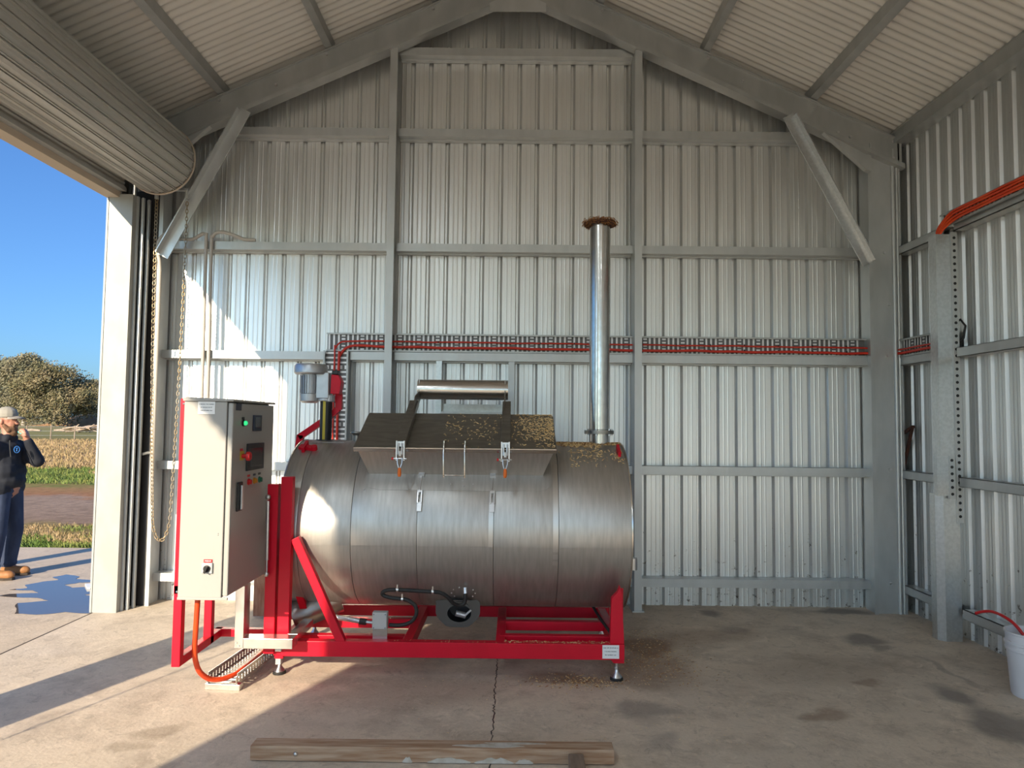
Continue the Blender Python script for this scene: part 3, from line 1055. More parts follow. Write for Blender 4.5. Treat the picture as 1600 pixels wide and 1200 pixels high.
hole.location = (3.698, 5.9145, 1.02)
z = 1.075
while z < 3.36:
    c = dup(hole, (0, 0, 0), post)
    c.location = (3.698, 5.9145, z)
    z += .0555
for i in range(6):
    c = dup(hole, (0, 0, 0), post)
    c.location = (3.622, 5.8895, 1.205 + i * .0555)
o = MB().tube([(3.72, 5.98, 2.62), (3.745, 5.93, 2.66), (3.755, 5.88, 2.60), (3.75, 5.90, 2.5), (3.73, 5.95, 2.46)], .009, 8).build('cable_loop', M['rubber'], smooth=60)
tag(o, 'small black cable loop behind the drilled channel post', 'cable')
# rusty bar tool in the corner
t = thing('rusty_bracket', (3.74, 6.84, 1.36), 'rusty bent iron bar leaning on girt in wall corner', 'iron bar')
MB().bar((3.74, 6.84, 1.345), (3.745, 6.68, 1.75), .022, .022).build('shaft', M['rust'], t)
MB().bar((3.745, 6.66, 1.76), (3.73, 6.80, 1.695), .03, .022).build('arm', M['rust'], t)

# ------------------------------------------------------------------ the stainless drum machine
DY, DZ, DR = 5.604, 0.975, 0.623
DX0, DX1 = -1.635, 0.838
mach = thing('composting_drum', (-0.4, 5.4, 0), 'large horizontal stainless steel drum on crimson frame with flue pipe', 'machine')
seams = [DX0, -1.50, -1.125, -0.665, -0.13, 0.325, DX1]
N = 96
for a, b in zip(seams[:-1], seams[1:]):
    mb = MB()
    mb.lathe([(DR, a + .0015), (DR + .0008, a + .004), (DR + .0008, b - .004), (DR, b - .0015)], (0, DY, DZ), 'x', N)
    mb.build('drum_shell', M['stainless'], mach, smooth=30)
mb = MB()
mb.lathe([(0.05, DX0 - .05), (.35, DX0 - .045), (.55, DX0 - .025), (DR + .004, DX0 - .004), (DR + .008, DX0 + .006), (DR - .01, DX0 + .01)], (0, DY, DZ), 'x', N)
mb.build('end_cap', M['stainless'], mach, smooth=40)
mb = MB()
mb.lathe([(DR - .01, DX1 - .01), (DR + .008, DX1 - .006), (DR + .008, DX1 + .004), (.55, DX1 + .012), (.05, DX1 + .02)], (0, DY, DZ), 'x', N)
mb.build('end_cap', M['stainless_bright'], mach, smooth=40)


def on_drum(x, a, h=0.0):
    """a: degrees from the top towards the camera"""
    r = DR + h
    return Vector((x, DY - r * math.sin(R(a)), DZ + r * math.cos(R(a))))


def drum_patch(x0, x1, a0, a1, h, mat, name, n=14, round_r=None):
    mb = MB()
    v, f = [], []
    for i in range(n + 1):
        a = a0 + (a1 - a0) * i / n
        ins = 0.0
        if round_r:
            rem = (a1 - a) / (a1 - a0)
            if rem < .25:
                q = 1 - rem / .25
                ins = round_r * (1 - math.sqrt(max(0, 1 - q * q)))
        v += [on_drum(x0 + ins, a, h), on_drum(x1 - ins, a, h), on_drum(x0 + ins, a, -.002), on_drum(x1 - ins, a, -.002)]
    for i in range(n):
        o = 4 * i
        f += [(o, o + 4, o + 5, o + 1), (o, o + 2, o + 6, o + 4), (o + 1, o + 5, o + 7, o + 3)]
    o = 4 * n
    f += [(o, o + 1, o + 3, o + 2)]
    mb.add(v, f)
    return mb.build(name, mat, mach, smooth=30)


# sheets lapped on the shell: cladding plate round the hatch, lower wrap, strap at a seam
drum_patch(-1.05, 0.275, 38, 62, .004, M['stainless'], 'hatch_collar', 16, .10)
for a, b in zip(seams[1:-1], seams[2:]):
    drum_patch(a + .004, b - .004, 98, 172, .0025, M['stainless'], 'lower_wrap', 18)
drum_patch(-.165, -.132, 70, 98, .004, M['stainless_strap'], 'strap', 8)
drum_patch(.285, .322, 40, 110, .003, M['stainless_strap'], 'strap', 12)

# hatch: hopper frustum, tilted lid, clamps
LF = Vector((0, 4.945, 1.555))      # lid front edge, underside
LB = Vector((0, 5.455, 1.800))      # lid back edge, underside
top = [(-1.085, LF.y + .015, LF.z), (0.285, LF.y + .015, LF.z), (0.285, LB.y - .02, LB.z - .008), (-1.085, LB.y - .02, LB.z - .008)]
bot = [(-1.03, 5.125, 1.372), (0.215, 5.125, 1.372), (0.215, 5.45, 1.57), (-1.03, 5.45, 1.57)]
mb = MB().add(top + bot, [(0, 1, 5, 4), (1, 2, 6, 5), (2, 3, 7, 6), (3, 0, 4, 7)])
mb.build('hopper', M['stainless'], mach)
mb = MB()
ld = (LB - LF).normalized()
ln = Vector((0, -ld.z, ld.y))
pl = [(-1.108, 0), (.298, 0), (.303, .02), (.303, .53), (.285, .566), (-1.10, .566), (-1.108, .55)]
v = []
for hh in (0, .02):
    v += [Vector((x, 0, 0)) + LF + ld * s + ln * hh for x, s in pl]
k = len(pl)
mb.add(v, [tuple(range(k)), tuple(range(k, 2 * k))] + [(i, (i + 1) % k, k + (i + 1) % k, k + i) for i in range(k)])
lid = mb.build('lid', M['stainless_cap'], mach, bevel=.004)
mb = MB()
mb.bar(Vector((-1.108, 0, 0)) + LF - ld * .006 + ln * .006, Vector((.303, 0, 0)) + LF - ld * .006 + ln * .006, .014, .034, up=ln)
mb.build('lid_edge', M['stainless_bright'], lid, bevel=.004)
tube_c = Vector((0, 5.76, 2.015))
for x0, x1 in ((-.81, -.742), (-.085, -.020)):
    mb = MB()
    xc = (x0 + x1) / 2
    w = x1 - x0
    a = LF + ld * .0 + ln * .021
    b = LF + ld * .70 + ln * .021
    # channel: top plate and two legs
    for q in (0, 1):
        xx = x0 + .004 if q == 0 else x1 - .004
        mb.bar(a + Vector((xx, 0, 0)) + ln * .022, b + Vector((xx, 0, 0)) + ln * .022, .008, .046, up=ln)
    mb.bar(a + Vector((xc, 0, 0)) + ln * .045, b + Vector((xc, 0, 0)) + ln * .045, w, .006, up=ln)
    arm = mb.build('lid_arm', M['stainless_cap'], mach, bevel=.002)
    mb = MB()
    e = b + ln * .03
    mb.prism([(e.y - .17, e.z - .05), (e.y + .01, e.z - .06), (tube_c.y + .085, tube_c.z - .05), (tube_c.y + .06, tube_c.z + .08), (tube_c.y - .06, tube_c.z + .075), (tube_c.y - .085, tube_c.z - .02), (e.y - .06, e.z + .05)],
             'x', xc + (.012 if x0 < -.5 else -.020), xc + (.020 if x0 < -.5 else -.012))
    mb.build('arm_plate', M['stainless_cap'], arm)
    # toggle clamp hanging over the hopper front
    cl = MB()
    f0 = LF + Vector((xc, -.028, .03))
    cl.box(xc - .030, xc - .022, f0.y - .02, f0.y + .03, f0.z - .10, f0.z + .035)
    cl.box(xc + .022, xc + .030, f0.y - .02, f0.y + .03, f0.z - .10, f0.z + .035)
    cl.box(xc - .022, xc + .022, f0.y - .012, f0.y - .004, f0.z - .005, f0.z + .03)
    cl.cyl((xc - .012, f0.y - .026, f0.z - .06), (xc - .012, f0.y - .022, f0.z + .02), .006, n=8)
    cl.cyl((xc + .012, f0.y - .026, f0.z - .06), (xc + .012, f0.y - .022, f0.z + .02), .006, n=8)
    cl.cyl((xc - .045, f0.y - .02, f0.z - .088), (xc + .045, f0.y - .02, f0.z - .088), .005, n=8)
    cl.cyl((xc, f0.y - .03, f0.z - .035), (xc, f0.y - .03, f0.z - .07), .010, n=8)
    cl.tube([(xc - .017, f0.y - .022, f0.z - .085), (xc - .015, f0.y - .03, f0.z - .12), (xc - .004, f0.y - .035, f0.z - .155)], .004, 6)
    cl.tube([(xc + .017, f0.y - .022, f0.z - .085), (xc + .015, f0.y - .03, f0.z - .12), (xc + .004, f0.y - .035, f0.z - .155)], .004, 6)
    clo = cl.build('toggle_clamp', M['chrome'], mach, smooth=35)
    MB().lathe([(.006, 0), (.011, -.008), (.0125, -.03), (.0125, -.05), (.008, -.062)], (xc, f0.y - .036, f0.z - .148), 'z', 12).build('clamp_grip', M['orange_grip'], clo, smooth=50)
    MB().cyl((xc - .058, f0.y - .02, f0.z - .088), (xc - .045, f0.y - .02, f0.z - .088), .010, n=10).build('clamp_knob', M['redplastic'], clo, smooth=40)
MB().cyl((-.775, tube_c.y, tube_c.z), (-.045, tube_c.y, tube_c.z), .081, n=32).build('counterweight', M['stainless_bright'], mach, smooth=30)
# over-centre latches on the shell and wire handle on the lid
for x in (-.652, -.142):
    mb = MB()
    p = on_drum(x, 50, .01)
    q = on_drum(x - .005, 66, .012)
    mb.bar(on_drum(x, 49, .012), on_drum(x, 52.5, .012), .042, .022, up=(0, -1, .6))
    mb.bar(p, q, .010, .010, up=(0, -1, .5))
    mb.bar(on_drum(x - .013, 63, .014), on_drum(x - .013, 71, .014), .009, .018, up=(0, -1, .4))
    mb.bar(on_drum(x + .013, 63, .014), on_drum(x + .013, 71, .014), .009, .018, up=(0, -1, .4))
    mb.bar(on_drum(x, 62.5, .014), on_drum(x, 64, .014), .034, .018, up=(0, -1, .4))
    mb.bar(on_drum(x, 70, .010), on_drum(x, 76, .010), .034, .008, up=(0, -1, .3))
    mb.build('latch', M['chrome'], mach, bevel=.001)
p1 = LF + ld * .10 + ln * .022
mb = MB()
for x in (-.478, -.332):
    A = Vector((x, 0, 0))
    mb.tube([A + p1 + ln * .001, A + LF + ld * .02 + ln * .06, A + Vector((0, 4.905, 1.56)), A + Vector((0, 4.915, 1.40)), A + Vector((0, 4.92, 1.37))], .0055, 8)
    mb.prism([(p1.y, p1.z), (p1.y - .10, p1.z - .045), (p1.y - .10, p1.z + .005)], 'x', x - .003, x + .003)
mb.cyl((-.478, 4.917, 1.385), (-.332, 4.917, 1.385), .0055, n=8)
mb.build('wire_handle', M['stainless_bright'], mach, smooth=40)
for x, a in ((-.355, 55), (-.35, 59), (-.44, 57.5), (-.28, 57.5), (-1.05, 62)):
    MB().ball(on_drum(x, a, .003), .007, n=8).build('rivet', M['chrome'], mach, smooth=60)
# oval vent cap behind the lid
MB().lathe([(.0, .012), (.05, .008), (.052, 0), (.03, -.02), (.03, -.07)], (-1.225, 5.58, 1.66), 'z', 20).build('vent_cap', M['stainless_cap'], mach, smooth=40)

# flue
FX, FY = .676, 5.60
MB().cyl((FX, FY, 1.56), (FX, FY, 3.345), .0805, n=40).build('flue_pipe', M['stainless_bright'], mach, smooth=30)
mb = MB()
mb.ring((FX, FY, 1.672), (FX, FY, 1.700), .07, .116, 32)
mb.ring((FX, FY, 1.703), (FX, FY, 1.709), .07, .092, 32)
fl = mb.build('flue_clamp', M['stainless_cap'], mach, smooth=30)
for i in range(6):
    a = i * math.pi / 3 + .2
    MB().cyl((FX + .104 * math.cos(a), FY + .104 * math.sin(a), 1.66), (FX + .104 * math.cos(a), FY + .104 * math.sin(a), 1.712), .008, n=6).build('clamp_bolt', M['chrome'], fl)
MB().ring((FX, FY, 3.335), (FX, FY, 3.355), .0805, .128, 36).build('flue_flange', M['rust'], mach, smooth=30)

# red lifting lugs on the shell
for x, a in ((-1.56, 24), (.79, 25)):
    mb = MB()
    mb.bar(on_drum(x, a - 5.5, .014), on_drum(x, a + 6, .014), .02, .05, up=(0, -.4, .9))
    if x < 0:
        mb.bar(on_drum(x - .04, a, .012), on_drum(x + .07, a + 2, .012), .05, .022, up=(0, -.4, .9))
        mb.cyl(on_drum(x + .07, a + 2, .0), on_drum(x + .07, a + 2, .03), .026, n=12)
    mb.build('lifting_lug', M['red'], mach, smooth=30)

# motor on its column
MX, MY = -1.478, 5.60
drum_patch(-1.60, -1.30, -18, 12, .005, M['stainless'], 'motor_saddle', 10)
mb = MB()
mb.cyl((MX, MY, 1.585), (MX, MY, 1.605), .075, n=20)
mb.cyl((MX, MY, 1.605), (MX, MY, 1.92), .047, n=20)
mcol = mb.build('motor_column', M['black'], mach, smooth=30)
MB().prism([(MX - .012, MY - .049), (MX + .008, MY - .049), (MX + .008, MY - .044), (MX - .012, MY - .044)], 'z', 1.60, 1.92).build('stripe', M['yellow'], mcol)
mot = MB()
mot.box(MX - .075, MX + .03, MY - .06, MY + .06, 1.925, 2.13)
mot.cyl((MX - .01, MY, 1.905), (MX - .01, MY, 1.93), .062, n=20)
mot.cyl((MX + .015, MY, 1.90), (MX + .015, MY, 1.955), .052, n=20)
mo = mot.build('gear_motor', M['alu'], mach, bevel=.006)
AX = -1.605
MB().lathe([(.118, 2.115), (.128, 2.125), (.130, 2.175), (.118, 2.195), (.04, 2.20)], (AX + .005, MY - .02, 0), 'z', 32).build('fan_cover', M['alu'], mo, smooth=40)
mb = MB()
mb.cyl((AX, MY - .02, 1.955), (AX, MY - .02, 2.115), .060, n=20)
for i in range(22):
    a = 2 * math.pi * i / 22
    ca, sa = math.cos(a), math.sin(a)
    mb.bar((AX + .067 * ca, MY - .02 + .067 * sa, 1.965), (AX + .067 * ca, MY - .02 + .067 * sa, 2.105), .016, .005, up=(-sa, ca, 0))
mb.build('motor_fins', M['alu'], mo)
MB().lathe([(.055, 1.89), (.074, 1.905), (.076, 1.96), (.06, 1.965)], (AX, MY - .02, 0), 'z', 28).build('motor_end', M['alu'], mo, smooth=40)
MB().prism([(MX + .04, 1.965), (MX + .11, 1.96), (MX + .125, 2.06), (MX + .10, 2.11), (MX + .045, 2.115)], 'y', MY - .045, MY + .05).build('mount_plate', M['red'], mo, bevel=.004)
MB().box(MX + .045, MX + .095, MY - .03, MY + .04, 2.115, 2.15).build('cable_gland', M['black'], mo, bevel=.006)
mb = MB()
mb.bar((MX + .085, 5.66, 1.97), (MX + .085, 5.66, 1.84), .05, .045, up=(0, 1, 0))
mb.bar((MX + .085, 5.66, 1.85), (-1.50, 5.66, 1.75), .045, .05, up=(0, 1, 0))
mb.bar((-1.50, 5.66, 1.76), (-1.70, 5.66, 1.62), .045, .05, up=(0, 1, 0))
mb.bar((-1.69, 5.66, 1.635), (-1.715, 5.66, 1.45), .05, .05, up=(0, 1, 0))
mb.bar((-1.715, 5.66, 1.50), (-1.715, 5.66, .20), .06, .06, up=(0, 1, 0))
mb.build('motor_bracket', M['red'], mach)


# crimson frame
def fr_(name, x0, x1, y0, y1, z0, z1, mat='red', bev=.004):
    return MB().box(x0, x1, y0, y1, z0, z1).build(name, M[mat], mach, bevel=bev)


fr_('frame_rail', -1.56, .77, 4.90, 4.97, .155, .258)
fr_('frame_rail', -1.60, .80, 5.86, 5.93, .175, .258)
fr_('frame_rail', -.08, .70, 5.44, 5.50, .19, .258)
fr_('frame_rail', -.08, .70, 5.08, 5.14, .19, .258)
fr_('frame_rail', -1.56, -.70, 5.46, 5.52, .19, .258)
fr_('frame_rail', -1.56, -.70, 5.10, 5.16, .17, .24)
for x in (-1.60, -.745, -.105, .70):
    fr_('cross_member', x, x + .065, 4.97, 5.86, .17, .256)
fr_('frame_post', -1.592, -1.512, 4.905, 4.965, .258, 1.363)
fr_('frame_post', -1.692, -1.617, 4.93, 4.99, .16, 1.31)
fr_('frame_post', -1.70, -1.64, 5.86, 5.92, .16, 1.46)
MB().bar((-1.49, 4.935, .945), (-1.155, 4.935, .245), .055, .058, up=(1, 0, .5)).build('frame_brace', M['red'], mach, bevel=.004)
MB().bar((-1.66, 5.05, 1.0), (-1.50, 5.35, .26), .05, .05, up=(1, 0, .5)).build('frame_brace', M['red'], mach, bevel=.004)
MB().prism([(.675, .258), (.685, .56), (.725, .60), (.742, .645), (.755, .60), (.772, .26), (.772, .125), (.70, .125), (.675, .155)], 'y', 4.925, 4.975).build('gusset', M['red'], mach, bevel=.003)
MB().prism([(4.975, .258), (4.975, .62), (5.02, .60), (5.35, .258)], 'x', .742, .772).build('gusset', M['red'], mach, bevel=.003)
mb = MB()
mb.box(-1.63, -1.545, 4.96, 5.04, .14, .175)
mb.box(-1.625, -1.565, 4.97, 5.03, .115, .14)
mb.build('foot_bracket', M['red'], mach, bevel=.003)
for x, y, zt in ((-1.603, 5.02, .12), (.727, 4.975, .13), (-1.603, 5.89, .18), (.74, 5.89, .18)):
    mb = MB()
    mb.cyl((x, y, .045), (x, y, zt), .011, n=10)
    mb.cyl((x, y, .075), (x, y, .09), .018, n=6)
    mb.lathe([(.040, .018), (.036, .026), (.016, .05), (.012, .07)], (x, y, 0), 'z', 18)
    ft = mb.build('leveling_foot', M['chrome'], mach, smooth=35)
    MB().lathe([(.044, 0), (.046, .006), (.042, .02)], (x, y, 0), 'z', 18).build('foot_pad', M['rubber'], ft, smooth=40)
MB().box(-1.622, -1.585, 4.985, 5.02, .07, .12).build('foot_block', M['galv'], mach, bevel=.002)
# silver gas strut in front of the posts
mb = MB()
mb.cyl((-1.672, 4.89, 1.20), (-1.668, 4.89, .80), .013, n=12)
mb.cyl((-1.668, 4.89, .80), (-1.667, 4.89, .72), .007, n=10)
mb.ball((-1.672, 4.89, 1.225), .02, n=10)
mb.ball((-1.667, 4.89, .705), .018, n=10)
mb.build('gas_strut', M['chrome'], mach, smooth=35)
# push rod, lower cylinder and grey bar under the drum
mb = MB()
mb.cyl((-1.30, 5.10, .375), (-1.06, 5.08, .345), .018, n=12)
mb.cyl((-1.06, 5.08, .345), (-.97, 5.07, .34), .011, n=10)
mb.build('actuator', M['alu'], mach, smooth=35)
MB().cyl((-1.02, 5.075, .342), (-1.065, 5.08, .346), .022, n=12).build('actuator_collar', M['rubber'], mach, smooth=35)
MB().cyl((-1.62, 5.35, .30), (-1.30, 5.45, .42), .11, n=24).build('drive_housing', M['stainless_cap'], mach, smooth=35)
MB().box(-.75, .74, 5.60, 5.62, .335, .35).build('drip_bar', M['galv'], mach)
MB().tube([(.62, 5.55, .36), (.65, 5.3, .33), (.69, 5.05, .30), (.70, 4.99, .27)], .011, 8).build('drain_hose', M['rubber'], mach, smooth=50)
# sticker with three lines of unreadable print on the front rail
st = MB().box(.620, .733, 4.896, 4.8995, .166, .255).build('sticker', M['paper'], mach)


def print_rows(parent, rows, y=None, mat='ink'):
    for (x0, x1, z0, z1, n, seed) in rows:
        rnd = random.Random(seed)
        mb = MB()
        x = x0
        while x < x1:
            w = (x1 - x0) * rnd.uniform(.035, .06)
            mb.box(x, min(x + w * .72, x1), y - .0006, y, z0 + (z1 - z0) * rnd.uniform(0, .25), z1 - (z1 - z0) * rnd.uniform(0, .25))
            x += w if rnd.random() > .18 else w * 1.7
        mb.build('print_line', M[mat], parent)


print_rows(st, [(.626, .727, .234, .241, 20, 1), (.637, .715, .210, .217, 16, 2), (.637, .715, .187, .194, 16, 3)], 4.896)

# junction box on the rail and the black hose to the discharge sensor
jb = MB().box(-.955, -.852, 4.955, 5.01, .325, .44).build('junction_box', M['junction'], mach, bevel=.004)
MB().box(-.952, -.855, 4.949, 4.956, .328, .437).build('box_lid', M['junction'], jb, bevel=.003)
for x in (-.943, -.864):
    for z in (.337, .428):
        MB().cyl((x, 4.950, z), (x, 4.946, z), .004, n=8).build('screw', M['ink'], jb)
MB().box(-.952, -.852, 4.968, 4.975, .25, .33).build('box_bracket', M['zinc_shiny'], mach)
hose = [(-.845, 5.0, .345), (-.79, 5.0, .342), (-.73, 5.0, .35), (-.68, 4.99, .38), (-.655, 4.985, .43), (-.665, 4.985, .48), (-.71, 4.985, .515), (-.76, 4.99, .525),
        (-.83, 4.995, .53), (-.885, 4.997, .545), (-.895, 4.992, .565), (-.86, 4.988, .585), (-.79, 4.985, .588), (-.66, 4.985, .583), (-.54, 4.985, .577), (-.49, 4.99, .57),
        (-.44, 5.01, .535), (-.41, 5.04, .49), (-.37, 5.07, .465), (-.335, 5.08, .475), (-.325, 5.08, .51), (-.325, 5.08, .545)]
MB().hose(hose, .0135, 10, 3).build('sensor_hose', M['rubber'], mach, smooth=60)
for x, z in ((-.79, .588), (-.545, .578), (-.755, .525)):
    MB().cyl((x - .007, 4.987, z), (x + .007, 4.987, z), .018, n=10).build('hose_clip', M['chrome'], mach, smooth=40)
    MB().cyl((x, 4.982, z + .014), (x, 4.982, z + .036), .006, n=8).build('hose_clip', M['chrome'], mach, smooth=40)
MB().cyl((-.325, 5.08, .545), (-.328, 5.09, .585), .017, n=10).build('hose_gland', M['chrome'], mach, smooth=40)
# discharge plate hanging below the drum with a round hole
mb = MB()
outer = [(-.545, .47), (-.225, .47), (-.225, .375), (-.24, .34), (-.30, .285), (-.335, .278), (-.435, .278), (-.47, .285), (-.53, .34), (-.545, .375)]
hc, hr = (-.375, .375), .086
nO = 40


def ray_to_poly(c, a, poly):
    d = Vector((math.cos(a), math.sin(a)))
    best = None
    for p, q in zip(poly, poly[1:] + poly[:1]):
        p, q = Vector(p), Vector(q)
        e = q - p
        den = d.x * e.y - d.y * e.x
        if abs(den) < 1e-9:
            continue
        w = p - Vector(c)
        t = (w.x * e.y - w.y * e.x) / den
        u_ = (w.x * d.y - w.y * d.x) / den
        if t > 0 and -1e-6 <= u_ <= 1 + 1e-6 and (best is None or t < best):
            best = t
    return Vector(c) + d * best


v = []
for yy in (5.20, 5.208):
    for i in range(nO):
        a = 2 * math.pi * i / nO
        v.append((hc[0] + hr * math.cos(a), yy, hc[1] + hr * .72 * math.sin(a)))
    for i in range(nO):
        p = ray_to_poly(hc, 2 * math.pi * i / nO, outer)
        v.append((p.x, yy, p.y))
f = []
for i in range(nO):
    j = (i + 1) % nO
    f += [(i, j, nO + j, nO + i), (2 * nO + j, 2 * nO + i, 3 * nO + i, 3 * nO + j), (i, 2 * nO + i, 2 * nO + j, j), (nO + j, 3 * nO + j, 3 * nO + i, nO + i)]
mb.add(v, f)
mb.build('discharge_plate', M['dark_steel'], mach)
mb = MB()
mb.cyl((-.375, 5.208, .375), (-.375, 5.33, .40), .088, n=24, cap=False)
mb.cyl((-.375, 5.33, .40), (-.375, 5.335, .40), .088, n=24)
mb.build('discharge_well', M['black'], mach, smooth=40)
mb = MB()
mb.cyl((-.40, 5.21, .375), (-.33, 5.22, .355), .022, n=10)
mb.bar((-.335, 5.205, .36), (-.29, 5.205, .40), .012, .012)
mb.build('discharge_valve', M['alu'], mach, smooth=40)
for i in range(8):
    a = -40 + i * 37
    x, z = -.345 + .085 * math.cos(R(a)), .53 + .05 * math.sin(R(a))
    MB().ball((x, DY - math.sqrt(max(0, (DR + .003) ** 2 - (z - DZ) ** 2)), z), .006, n=6).build('rivet', M['chrome'], mach)
# small valve at the far end of the drum
mb = MB()
mb.cyl((DX1, 5.55, .68), (DX1 + .10, 5.55, .68), .022, n=12)
mb.cyl((DX1 + .05, 5.55, .68), (DX1 + .075, 5.55, .68), .032, n=8)
mb.cyl((DX1 + .10, 5.55, .72), (DX1 + .10, 5.55, .63), .03, n=12)
mb.build('drain_valve', M['chrome'], mach, smooth=35)

# galvanised cable duct from the cabinet to the frame
duct = thing('cable_duct', (-1.7, 4.8, .25), 'shiny zinc cable duct between control cabinet and drum frame', 'duct')
MB().box(-1.822, -1.762, 4.755, 4.86, .25, .655).build('riser', M['zinc_shiny'], duct, bevel=.002)
MB().box(-1.760, -1.437, 4.75, 4.86, .25, .315).build('run', M['zinc_shiny'], duct, bevel=.002)
MB().box(-1.505, -1.437, 4.862, 5.24, .265, .315).build('branch', M['zinc_shiny'], duct, bevel=.002)
MB().box(-1.585, -1.545, 4.86, 4.90, .20, .25).build('support', M['galv_dark'], duct)
for x, z in ((-1.79, .265), (-1.808, .285)):
    MB().cyl((x, 4.756, z), (x, 4.750, z), .006, n=8).build('screw', M['galv_dark'], duct)

# ------------------------------------------------------------------ control cabinet on its red stand
cab = thing('control_cabinet', (-1.95, 4.95, .19), 'tall light grey electrical cabinet on a crimson stand', 'cabinet')
CX0, CX1, CXD = -2.108, -1.832, -1.793
CY0, CY1, CZ0, CZ1 = 4.54, 5.32, .626, 1.868
MB().box(CX0, CX1, CY0, CY1, CZ0, CZ1).build('body', M['cabinet'], cab, bevel=.006)
MB().prism([(CX0 - .004, 1.868), (CXD + .006, 1.868), (CXD + .006, 1.882), (CX0 + .02, 1.893), (CX0 - .004, 1.888)], 'y', CY0 - .012, CY1 + .01).build('rain_cap', M['cabinet'], cab, bevel=.003)
MB().box(CX0, CXD + .002, CY0 - .004, CY0 + .01, CZ0 - .012, CZ0 + .004).build('gland_plate', M['cabinet'], cab, bevel=.002)
dr = MB().box(CX1 + .005, CXD, CY0 + .004, CY1 - .004, CZ0 + .010, CZ1 - .008).build('door', M['cabinet_door'], cab, bevel=.008)
MB().box(CX1, CX1 + .005, CY0 + .01, CY1 - .01, CZ0 + .014, CZ1 - .012).build('door_seal', M['black'], cab)


def on_door(y0, y1, z0, z1, d, mat, name, parent=dr, bev=.002):
    return MB().box(CXD, CXD + d, y0, y1, z0, z1).build(name, M[mat], parent, bevel=bev)


on_door(4.585, 4.675, 1.812, 1.858, .003, 'navy', 'name_plate')
on_door(4.69, 4.73, 1.752, 1.77, .004, 'black', 'tag_plate')
MB().cyl((CXD, 4.712, 1.73), (CXD + .012, 4.712, 1.73), .022, n=18).build('lamp_ring', M['black'], dr, smooth=30)
MB().lathe([(.016, .012), (.015, .024), (.008, .030), (.0, .031)], (CXD, 4.712, 1.73), 'x', 16).build('pilot_lamp', M['green_lamp'], dr, smooth=50)
on_door(4.885, 5.03, 1.675, 1.785, .014, 'navy', 'meter')
on_door(4.90, 5.015, 1.70, 1.772, .016, 'screen', 'meter_screen')
on_door(4.785, 5.10, 1.408, 1.592, .012, 'black', 'touch_panel', bev=.004)
on_door(4.83, 5.06, 1.435, 1.56, .014, 'screen', 'touch_screen')
on_door(4.675, 4.72, 1.545, 1.563, .004, 'redplastic', 'tag_plate')
on_door(4.675, 4.745, 1.485, 1.545, .003, 'yellow', 'stop_plate')
MB().lathe([(.014, 0), (.014, .03), (.030, .035), (.031, .05), (.026, .058), (.0, .060)], (CXD, 4.71, 1.512), 'x', 20).build('stop_button', M['redplastic'], dr, smooth=40)
for y, mt_, tg in ((4.84, 'redplastic', 'redplastic'), (4.945, 'amber', 'navy'), (5.045, 'greenbtn', 'black')):
    on_door(y - .022, y + .022, 1.366, 1.381, .004, tg, 'tag_plate')
    MB().lathe([(.022, 0), (.022, .008), (.016, .010), (.016, .022), (.0, .024)], (CXD, y, 1.332), 'x', 18).build('push_button', M[mt_], dr, smooth=40)
hd = on_door(4.635, 4.72, 1.155, 1.345, .012, 'black', 'handle', bev=.010)
MB().bar((CXD + .02, 4.68, 1.325), (CXD + .02, 4.68, 1.165), .026, .014, up=(1, 0, 0)).build('lever', M['chrome'], hd, bevel=.004)
# label, main switch
lb = MB().box(-2.018, -1.908, CY0 - .003, CY0 + .001, 1.786, 1.866).build('sticker', M['paper'], cab)
print_rows(lb, [(-2.010, -1.914, 1.846, 1.852, 20, 4), (-2.0, -1.925, 1.826, 1.832, 16, 5), (-2.0, -1.925, 1.806, 1.812, 16, 6)], CY0 - .003)
sw = MB().box(-1.956, -1.888, CY0 - .014, CY0, .782, .848).build('main_switch', M['junction'], cab, bevel=.003)
mb = MB().cyl((-1.921, CY0 - .014, .812), (-1.921, CY0 - .022, .812), .022, n=16)
mb.bar((-1.912, CY0 - .032, .832), (-1.928, CY0 - .032, .79), .014, .022, up=(0, 1, 0))
mb.build('switch_knob', M['black'], sw, bevel=.002)
MB().box(-1.946, -1.893, CY0 - .006, CY0, .850, .868).build('switch_tag', M['redplastic'], sw)
print_rows(sw, [(-1.940, -1.900, .855, .863, 8, 7)], CY0 - .006, 'paper')
for x, z in ((-1.862, 1.03), (-1.862, 1.02)):
    MB().ball((x, CY0, z), .003, n=6).build('screw', M['ink'], cab)
# stand
S = .054
for y in (4.56, 5.02):
    MB().box(-2.141, -2.141 + S, y, y + S, .19, 1.885 if y < 4.8 else .63).build('stand_post', M['red'], cab, bevel=.004)
MB().box(-2.141, -2.087, 4.56 + S, 5.26, .19, .245).build('stand_rail', M['red'], cab, bevel=.004)
MB().box(-2.141, -1.70, 5.20, 5.255, .19, .245).build('stand_rail', M['red'], cab, bevel=.004)
for z in (1.85, .66):
    MB().ball((-2.118, 4.556, z), .008, n=8).build('bolt', M['chrome'], cab)
MB().box(-2.141, -2.087, 4.56, 5.30, CZ0 + .02, CZ0 + .07).build('stand_rail', M['red'], cab)

# drawn a little large above: brought to a 1200 x 750 x 300 enclosure, stand level with the drum frame
cab.scale = (0.9604, 0.9604, 0.9604)
cab.location = (-1.8728, 4.7540, 0.2518)

